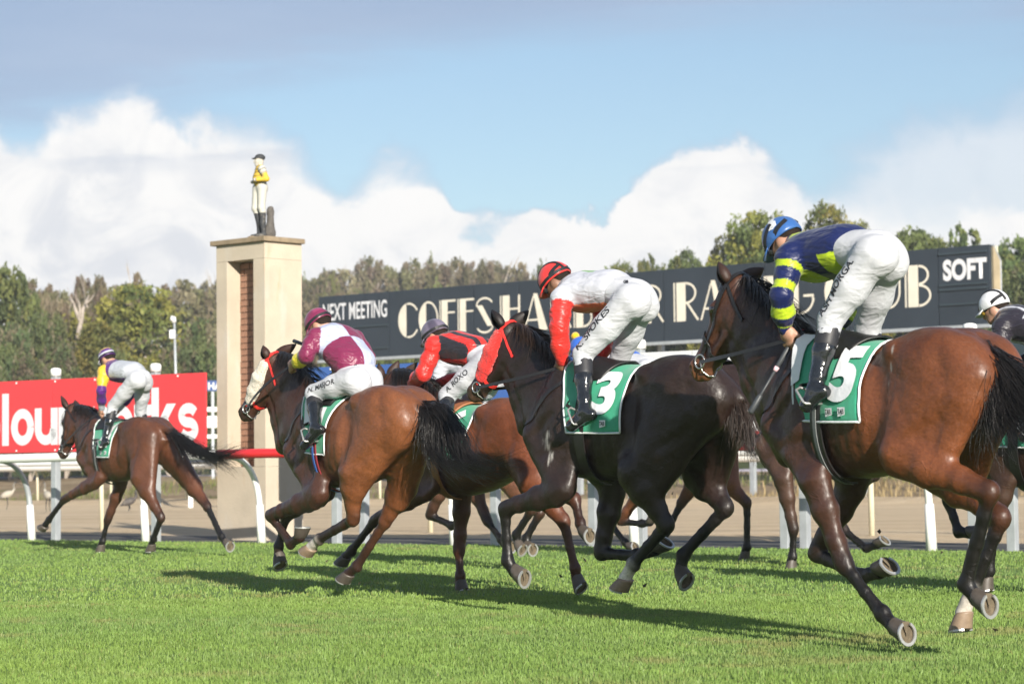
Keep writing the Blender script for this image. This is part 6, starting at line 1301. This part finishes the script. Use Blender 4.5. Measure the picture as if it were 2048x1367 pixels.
HS['C'] = dict(BAY, at=(885, 800, 18.2, 46), sc=.97, dz=-.09, vox=.014, label='reddish bay racehorse with a tan saddle and green cloth numbered 6', front=(.085, .029, .015), rump=(.135, .041, .017), headc=(.06, .026, .015), pts=.85, dark_RF=.15, dark_LH=.6,
 poll=(775, 745, 0), muz=(712, 832, .03), neck=[(790, 738, 780, 800, 0), (820, 740, 800, 832, 0), (850, 756, 815, 868, 0), (885, 797, 838, 925, 0)], earL=(757, 727, .07), earR=(797, 721, -.09),
 LH=[(1065, 962, .2), (1128, 1044, .15), (1150, 1136, .13), (1153, 1156, .12)], RH=[(1085, 960, -.2), (1150, 1000, -.16), (1160, 1046, -.13), (1166, 1062, -.12)], LF=[(850, 980, .18), (750, 1040, .14), (703, 1100, .12), (691, 1113, .12)], RF=[(925, 985, -.14), (918, 1100, -.12), (920, 1150, -.1), (920, 1164, -.1)],
 so_LF=30, so_RH=55, so_LH=48, so_RF=40, cloth=dict(xt=(.0, -.62), xb=(.0, -.50), hem=104, text=(('6', .46, .88, .24, .80, .05),), seed=11), tansaddle=True, girthm=(TAN, None),
 tail=[[(1090, 838, 0), (1110, 850, 0), (1125, 890, .02), (1130, 930, .02)], [(1090, 840, .02), (1105, 870, .03), (1110, 910, .04)]], tail_n=160)
HS['F'] = dict(BAY, at=(2020, 755, 16.5, 45), dz=-.09, vox=.016, label='dark bay racehorse cut off by the right edge, behind the near bay', front=(.040, .020, .013), rump=(.05, .022, .014),
 poll=(1908, 724, 0), muz=(1832, 800, .03), neck=[(1918, 718, 1908, 778, 0), (1950, 724, 1928, 805, 0), (1985, 737, 1952, 845, 0), (2020, 757, 1972, 900, 0)],
 LH=[(2180, 960, .2), (2230, 1040, .15), (2200, 1130, .13), (2190, 1150, .12)], RH=[(2190, 960, -.2), (2240, 1030, -.15), (2190, 1110, -.13), (2180, 1130, -.12)], LF=[(2010, 955, .17), (1990, 1060, .14), (1978, 1140, .12), (1972, 1158, .12)], RF=[(1990, 955, -.15), (1896, 1000, -.13), (1917, 1062, -.11), (1940, 1066, -.11)],
 so_RF=30, cloth=dict(xt=(.0, -.58), xb=(.10, -.36), hem=106, text=(('8', .55, .92, .24, .80, .05),), tabs=((.20, .90),), seed=13), mane=.6)
HS['G'] = dict(BAY, at=(1296, 808, 24.7, 44), vox=.016, label='chestnut bay racehorse mostly hidden behind the dark brown horse, black tail showing', front=(.14, .05, .022), rump=(.17, .055, .022),
 poll=(1215, 757, 0), muz=(1172, 845, .03), neck=[(1225, 752, 1216, 805, 0), (1246, 762, 1232, 832, 0), (1270, 780, 1245, 858, 0), (1296, 808, 1258, 905, 0)],
 LH=[(1440, 950, .2), (1494, 1006, .15), (1494, 1092, .13), (1490, 1102, .12)], RH=[(1400, 950, -.2), (1362, 1006, -.16), (1334, 1062, -.13), (1327, 1076, -.12)], LF=[(1290, 970, .17), (1240, 1042, .14), (1284, 1047, .12), (1300, 1044, .12)], RF=[(1235, 980, -.15), (1222, 1048, -.12), (1250, 1084, -.1), (1258, 1092, -.1)],
 so_LF=65, so_RF=55, tail=[[(1453, 832, 0), (1482, 842, 0), (1508, 872, 0), (1534, 910, 0)], [(1455, 835, 0), (1478, 862, .02), (1500, 900, .02), (1512, 930, .02)]], tail_n=240, tail_spread=.05, cloth=dict(xt=(.0, -.58), xb=(.10, -.36), hem=100, seed=3), mane=.6)
HS['H'] = dict(BAY, at=(1592, 800, 21.7, 44), vox=.016, label='dark brown racehorse half hidden behind the head and neck of the near bay', front=(.055, .028, .018), rump=(.06, .028, .018), bridle=REDS,
 poll=(1495, 747, 0), muz=(1442, 832, .03), neck=[(1506, 742, 1494, 800, 0), (1532, 752, 1512, 832, 0), (1562, 772, 1530, 865, 0), (1592, 800, 1550, 910, 0)],
 LH=[(1690, 900, .2), (1735, 955, .15), (1690, 1000, .13), (1678, 1018, .12)], RH=[(1700, 900, -.2), (1750, 950, -.15), (1702, 988, -.13), (1690, 1004, -.12)], LF=[(1568, 965, .17), (1587, 1058, .13), (1585, 1112, .11), (1582, 1122, .11)], RF=[(1640, 975, -.15), (1688, 1060, -.13), (1733, 1096, -.1), (1755, 1088, -.1)],
 so_RF=28, cloth=dict(xt=(.0, -.58), xb=(.10, -.36), hem=100, seed=5), mane=.8)
HS['I'] = dict(BAY, at=(898, 802, 22.5, 46), vox=.016, label='brown racehorse on the far side of the number 6 runner, pale green cloth edge showing', front=(.07, .032, .02), rump=(.13, .055, .03),
 poll=(800, 747, 0), muz=(748, 835, .03), neck=[(812, 744, 803, 798, 0), (836, 747, 820, 828, 0), (864, 764, 838, 858, 0), (898, 802, 858, 910, 0)], earR=(835, 724, -.09),
 LH=[(1020, 960, .2), (1064, 1018, .15), (1032, 1068, .13), (1035, 1086, .12)], RH=[(1040, 960, -.2), (1080, 1026, -.15), (1052, 1076, -.13), (1055, 1090, -.12)], LF=[(885, 968, .17), (860, 1030, .14), (903, 1050, .12), (922, 1043, .12)], RF=[(945, 968, -.14), (975, 1042, -.12), (1002, 1078, -.1), (1010, 1087, -.1)],
 so_LF=70, so_LH=62, so_RH=62, cloth=dict(xt=(.0, -.66), xb=(.10, -.36), hem=100, seed=7), mane=.7)
JS['C'] = dict(vox=.010, label='jockey in red and black striped silks with a dark grey cap', pattern=pat_stripes, cap=cap_grey, head=(870, 667, .03), face=(30, 8, 0), spine=[(888, 682, 0), (908, 694, 0), (952, 704, 0), (980, 722, 0)],
 armL=[(868, 692, .17), (846, 748, .24), (824, 766, .12)], handL=(816, 772, .10), legL=[(972, 726, .11), (894, 790, .20), (894, 838, .30), (878, 852, .33)], legR=[(985, 730, -.11), (940, 800, -.19), (950, 850, -.29), (940, 860, -.31)], name='A. ROXO', name_pos=(.15, .75), name_h=.042, name_up=-.02, bands=(RINGB,), seed=21)
JS['F'] = dict(vox=.010, label='jockey at the right edge in dark plum silks and a silver cap', pattern=pat_plum, cap=cap_silver, head=(1989, 611, .03), face=(20, 8, 0), spine=[(2008, 628, 0), (2034, 646, 0), (2090, 662, 0), (2130, 680, 0)],
 armL=[(2005, 655, .17), (1998, 702, .22), (1985, 745, .12)], legL=[(2125, 688, .11), (2055, 772, .20), (2060, 850, .30), (2040, 870, .33)], bands=(OVER, ([(.125, -.04, .0), (.09, -.05, .09), (0, -.055, .125), (-.09, -.05, .09), (-.128, -.04, .0)], .014)), goggles=AMBER, seed=24)
JS['G'] = dict(vox=.012, label='jockey in blue silks and yellow pompom cap, hidden behind the jockey in white', pattern=pat_blue, cap=cap_plain((.03, .11, .46)), pompom=(.72, .45, .01), head=(1160, 694, .03), face=(30, 8, 0), spine=[(1180, 708, 0), (1200, 718, 0), (1256, 722, 0), (1292, 732, 0)],
 armL=[(1190, 722, .17), (1180, 760, .22), (1172, 785, .10)], legL=[(1290, 738, .11), (1235, 790, .19), (1240, 850, .28), (1225, 860, .31)], bands=(), seed=27)
JS['H'] = dict(vox=.012, label='jockey in maroon silks crouched low behind the hands of the navy and lime jockey', pattern=pat_maroon, cap=cap_plain((.16, .012, .02), (.7, .5, .05)), head=(1592, 676, .03), face=(30, 8, 0), spine=[(1608, 692, 0), (1626, 702, 0), (1668, 712, 0), (1700, 724, 0)],
 armL=[(1606, 704, .17), (1590, 742, .22), (1575, 770, .10)], legL=[(1695, 730, .11), (1625, 780, .19), (1630, 845, .28), (1615, 858, .31)], bands=(), seed=29)
JS['I'] = dict(vox=.012, label='jockey in white silks half hidden behind the jockey in red and black stripes', pattern=pat_white, cap=cap_plain((.5, .5, .54)), head=(872, 694, .03), face=(30, 8, 0), spine=[(886, 712, 0), (902, 722, 0), (940, 734, 0), (962, 748, 0)],
 armL=[(888, 722, .17), (872, 764, .22), (862, 786, .10)], legL=[(955, 755, .11), (900, 800, .19), (902, 850, .28), (888, 860, .31)], bands=(), seed=31)
HORSES, RIDERS = {}, {}
def ride(k):
    h = HORSES[k] = Horse(HS[k]); h.cloth(); h.saddle(); j = None
    if k in JS: j = RIDERS[k] = Jockey(JS[k], h)
    h.bridle(j.grip if j else (None, None))
import time as _t
for k in ORDER:
    ride(k)

j = RIDERS['E']; fE = j.f; whip(fE, fE.P(1580, 690, .13), fE.P(1500, 826, .30), 'grey riding whip slanting down from the hand of the navy and lime jockey')
j = RIDERS['B']; whip(j.f, j.f.P(592, 683, -.10), j.f.P(640, 700, -.12), 'short stub of a riding whip above the mane of the bright bay horse', .3, False)
RIDERS['D'].waist_mark('GB', 1252, 566); RIDERS['B'].waist_mark('M', 711, 731)

# ------------------------------------------------------------------ painted jockey statue on the tower, ibises
PAINT = bpy.data.materials.new('old_statue_paint'); PAINT.use_nodes = True
def _paint():
    t = NT(PAINT.node_tree); b = [n for n in t.n if n.type == 'BSDF_PRINCIPLED'][0]; tc = t.new('ShaderNodeTexCoord').outputs['Object']; c = t.new('ShaderNodeVertexColor', layer_name='Col').outputs[0]
    c = t.mix(t.math('MULTIPLY', t.step(t.noise(tc, 14, 6, 0.62), 0.55, 0.68), 0.6), c, (0.25, 0.22, 0.17)); t.put(b.inputs['Base Color'], c); b.inputs['Roughness'].default_value = 0.7
_paint()
def statue():
    o = TOWER_TOP; rz = math.atan2(-0.25, -1.0); t = empty('jockey_statue', o, rz, label='weathered painted jockey statue in yellow vest and black cap standing on the tower', cat='statue')
    k = Skin(); H = 1.10; S_ = lambda x, y, z: np.array([x, y, z*H])
    YV, WB, BK, FC = 0, 1, 2, 3
    for q, dx in ((1, -.015), (-1, .03)):
        k.chain([S_(dx*1.2, .05*q, .66), S_(dx*1.6 + .02, .052*q, .40), S_(dx*1.4, .055*q, .34)], [.070, .050, .046], k=.02, part=1); k.chain([S_(dx*1.4, .055*q, .335), S_(dx*.6 - .01, .056*q, .20), S_(dx - .02, .056*q, .075)], [.046, .044, .034], k=.012, part=2); k.limb(S_(dx - .03, .056*q, .055), S_(dx + .085, .066*q, .045), .036, .026, k=.015, part=2)
    k.ball(S_(-.02, 0, .655), (.085, .095, .085), k=.03, part=1); k.chain([S_(-.005, 0, .69), S_(.012, 0, .78), S_(.0, 0, .885)], [(.088, .074), (.102, .090), (.110, .076)], k=.03, part=0)
    for q in (1, -1):
        sh = S_(-.005, .118*q, .885); el = S_(-.06, .175*q, .755); k.ball(sh, .052, k=.02, part=0); k.limb(sh, sh*.72 + el*.28, .050, .048, k=.02, part=4); k.limb(sh*.72 + el*.28, el, .043, .040, k=.015, part=0); k.limb(el, S_(.07, .15*q, .745), .036, .026, k=.02, part=0)
        k.ball(S_(.095, .148*q, .745), (.030, .022, .026), k=.012, part=3)
    k.limb(S_(.0, 0, .89), S_(.012, 0, .96), .036, .034, k=.02, part=3); k.ball(S_(.02, 0, 1.00), (.066, .056, .076), k=.02, part=3); k.limb(S_(.075, 0, 1.01), S_(.094, 0, .985), .008, .011, k=.008, part=3); k.ball(S_(.056, 0, .952), (.025, .026, .022), k=.015, part=3)
    for q in (1, -1): k.ball(S_(.072, .024*q, 1.015), (.010, .012, .008), k=.006, op=-1); k.ball(S_(.01, .058*q, .995), (.014, .008, .020), k=.006, part=3)
    k.ball(S_(.005, 0, 1.045), (.075, .064, .050), k=.012, part=2); k.limb(S_(.06, .02, 1.035), S_(.115, .0, 1.028), (.05, .010), (.035, .008), k=.012, part=2)
    V, Q = k.mesh(.010, 1); p = k.near(V, 'part', soft=.003); p = np.round(p).astype(int); pal = np.array([(.56, .37, .03), (.46, .45, .40), (.030, .032, .036), (.48, .45, .39), (.46, .44, .42)]); c = pal[np.clip(p, 0, 4)]
    zz = V[:, 2]/H; vest = (p == 0) & (np.abs(V[:, 1]) < .11); c[vest & (np.abs((zz - .70) % .042 - .021) < .005)] = (.10, .08, .03); c[(p == 0) & (zz > .87) & (np.abs(V[:, 1]) < .05)] = (.35, .22, .05); c[(p == 4) & (np.abs(zz - .84) < .012)] = (.03, .03, .04); c[(p == 4) & (zz < .80)] = (.38, .10, .06)
    link('body', np_mesh('body', V, Q, None, c), PAINT, t)
    k = Skin(); k.limb((-.13, .02, .02), (-.135, .02, .42), (.060, .055), (.048, .045), k=.03); k.limb((-.14, .01, .02), (-.17, .0, .10), .07, .04, k=.03); k.ball((-.12, .02, .10), (.08, .09, .10), k=.03)
    V, Q = k.mesh(.013, 1); V = V + vnormals(V, Q)*(.010*wob(V, 45, 3) + .005*wob(V, 110, 5))[:, None]; link('stump', np_mesh('stump', V, Q), mat('grey_stump', (.105, .095, .085), .9, noise=(14, .35)), t)
    k = Skin(); k.limb((-.19, 0, .02), (.16, 0, .02), (.14, .026), (.12, .024), (0, 1, 0), k=.02); V, Q = k.mesh(.012, 1); V = V + vnormals(V, Q)*(.006*wob(V, 50, 9))[:, None]; link('plinth', np_mesh('plinth', V, Q), CONC, t)
statue()
def ibis(px, py, rz, label, crouch=False):
    p = at_z(px, py, 0.05); t = empty('ibis', p, rz, label=label, cat='bird', group='ibises at the edge of the sand track'); k = Skin(); h = .12 if crouch else .30
    k.ball((0, 0, h + .10), (.17, .085, .095), np.array([[math.cos(.35), 0, math.sin(.35)], [0, 1, 0], [-math.sin(.35), 0, math.cos(.35)]]), .02, part=0); k.limb((-.10, 0, h + .06), (-.22, 0, h + .0), .05, .018, k=.03, part=.7)
    k.chain([(.13, 0, h + .15), (.19, 0, h + .24), (.17, 0, h + .34), (.20, 0, h + .41)], [.042, .030, .024, .022], k=.02, part=.6); k.p[-3]['part'] = 0; k.ball((.215, 0, h + .42), (.036, .026, .026), k=.012, part=1); k.chain([(.24, 0, h + .42), (.32, 0, h + .40), (.37, 0, h + .34), (.385, 0, h + .27)], [.011, .009, .008, .005], k=.006, part=1)
    for q in (1, -1): k.chain([(-.01, .04*q, h + .04), (.02, .045*q, h*.5), (-.01, .045*q, .0)], [.022, .010, .009], k=.012, part=1)
    V, Q = k.mesh(.010, 1); a = np.clip(k.near(V, 'part', soft=.006), 0, 1)[:, None]; link('body', np_mesh('body', V, Q, None, np.array([[.07, .06, .055]] if crouch else [[.36, .33, .27]])*(1-a) + np.array([[.018, .018, .02]])*a), PAINT, t)
ibis(14, 1018, 0.2, 'white ibis with a black head standing at the left edge of the sand')
ibis(96, 1022, 2.2, 'white ibis partly behind the outstretched foreleg of the far left horse')
ibis(258, 1020, 0.4, 'dark crouching ibis seen under the belly of the far left horse', True)

def clods():
    r = random.Random(5); mb = MB()
    for px, py, Y in ((1757, 1062, 12.2), (1885, 1104, 11.5), (1716, 1090, 12.5), (1500, 1000, 15), (1345, 985, 15.5), (1290, 1170, 14), (1120, 1150, 17.5), (1170, 1120, 17.5), (1135, 1105, 17.8), (1195, 1160, 17.3), (1850, 1195, 11.6), (1990, 1262, 11), (655, 1120, 17), (720, 1165, 17), (745, 1145, 17)):
        c = at(px, py, Y); k = len(mb.v)
        if c.z < 0.01: continue
        s = r.uniform(.006, .014); mb.add([c + Vector((r.uniform(-1, 1), r.uniform(-1, 1), r.uniform(-1, 1)))*s*1.4 for _ in range(5)], [(0, 1, 2), (0, 2, 3), (0, 3, 1), (1, 2, 4), (2, 3, 4), (3, 1, 4)])
    tag(mb.build('turf_clods', mat('dark_soil', (.05, .04, .025), .95)), 'small dark crumbs of soil and turf thrown up by the hooves', 'dirt', kind='stuff')
clods()

# ------------------------------------------------------------------ a little air between here and the wooded hill
def haze():
    m = bpy.data.materials.new('thin_haze'); m.use_nodes = True; t = NT(m.node_tree); t.n.clear(); out = t.new('ShaderNodeOutputMaterial'); v = t.new('ShaderNodeVolumePrincipled')
    v.inputs['Color'].default_value = (0.86, 0.90, 0.96, 1); v.inputs['Density'].default_value = 0.0006; v.inputs['Anisotropy'].default_value = 0.1; t.l.new(v.outputs[0], out.inputs['Volume'])
    mb = MB(); mb.box((0, 800, 13.5), (4600, 4200, 15.0)); mb.build('haze', m, kind='stuff')
haze()
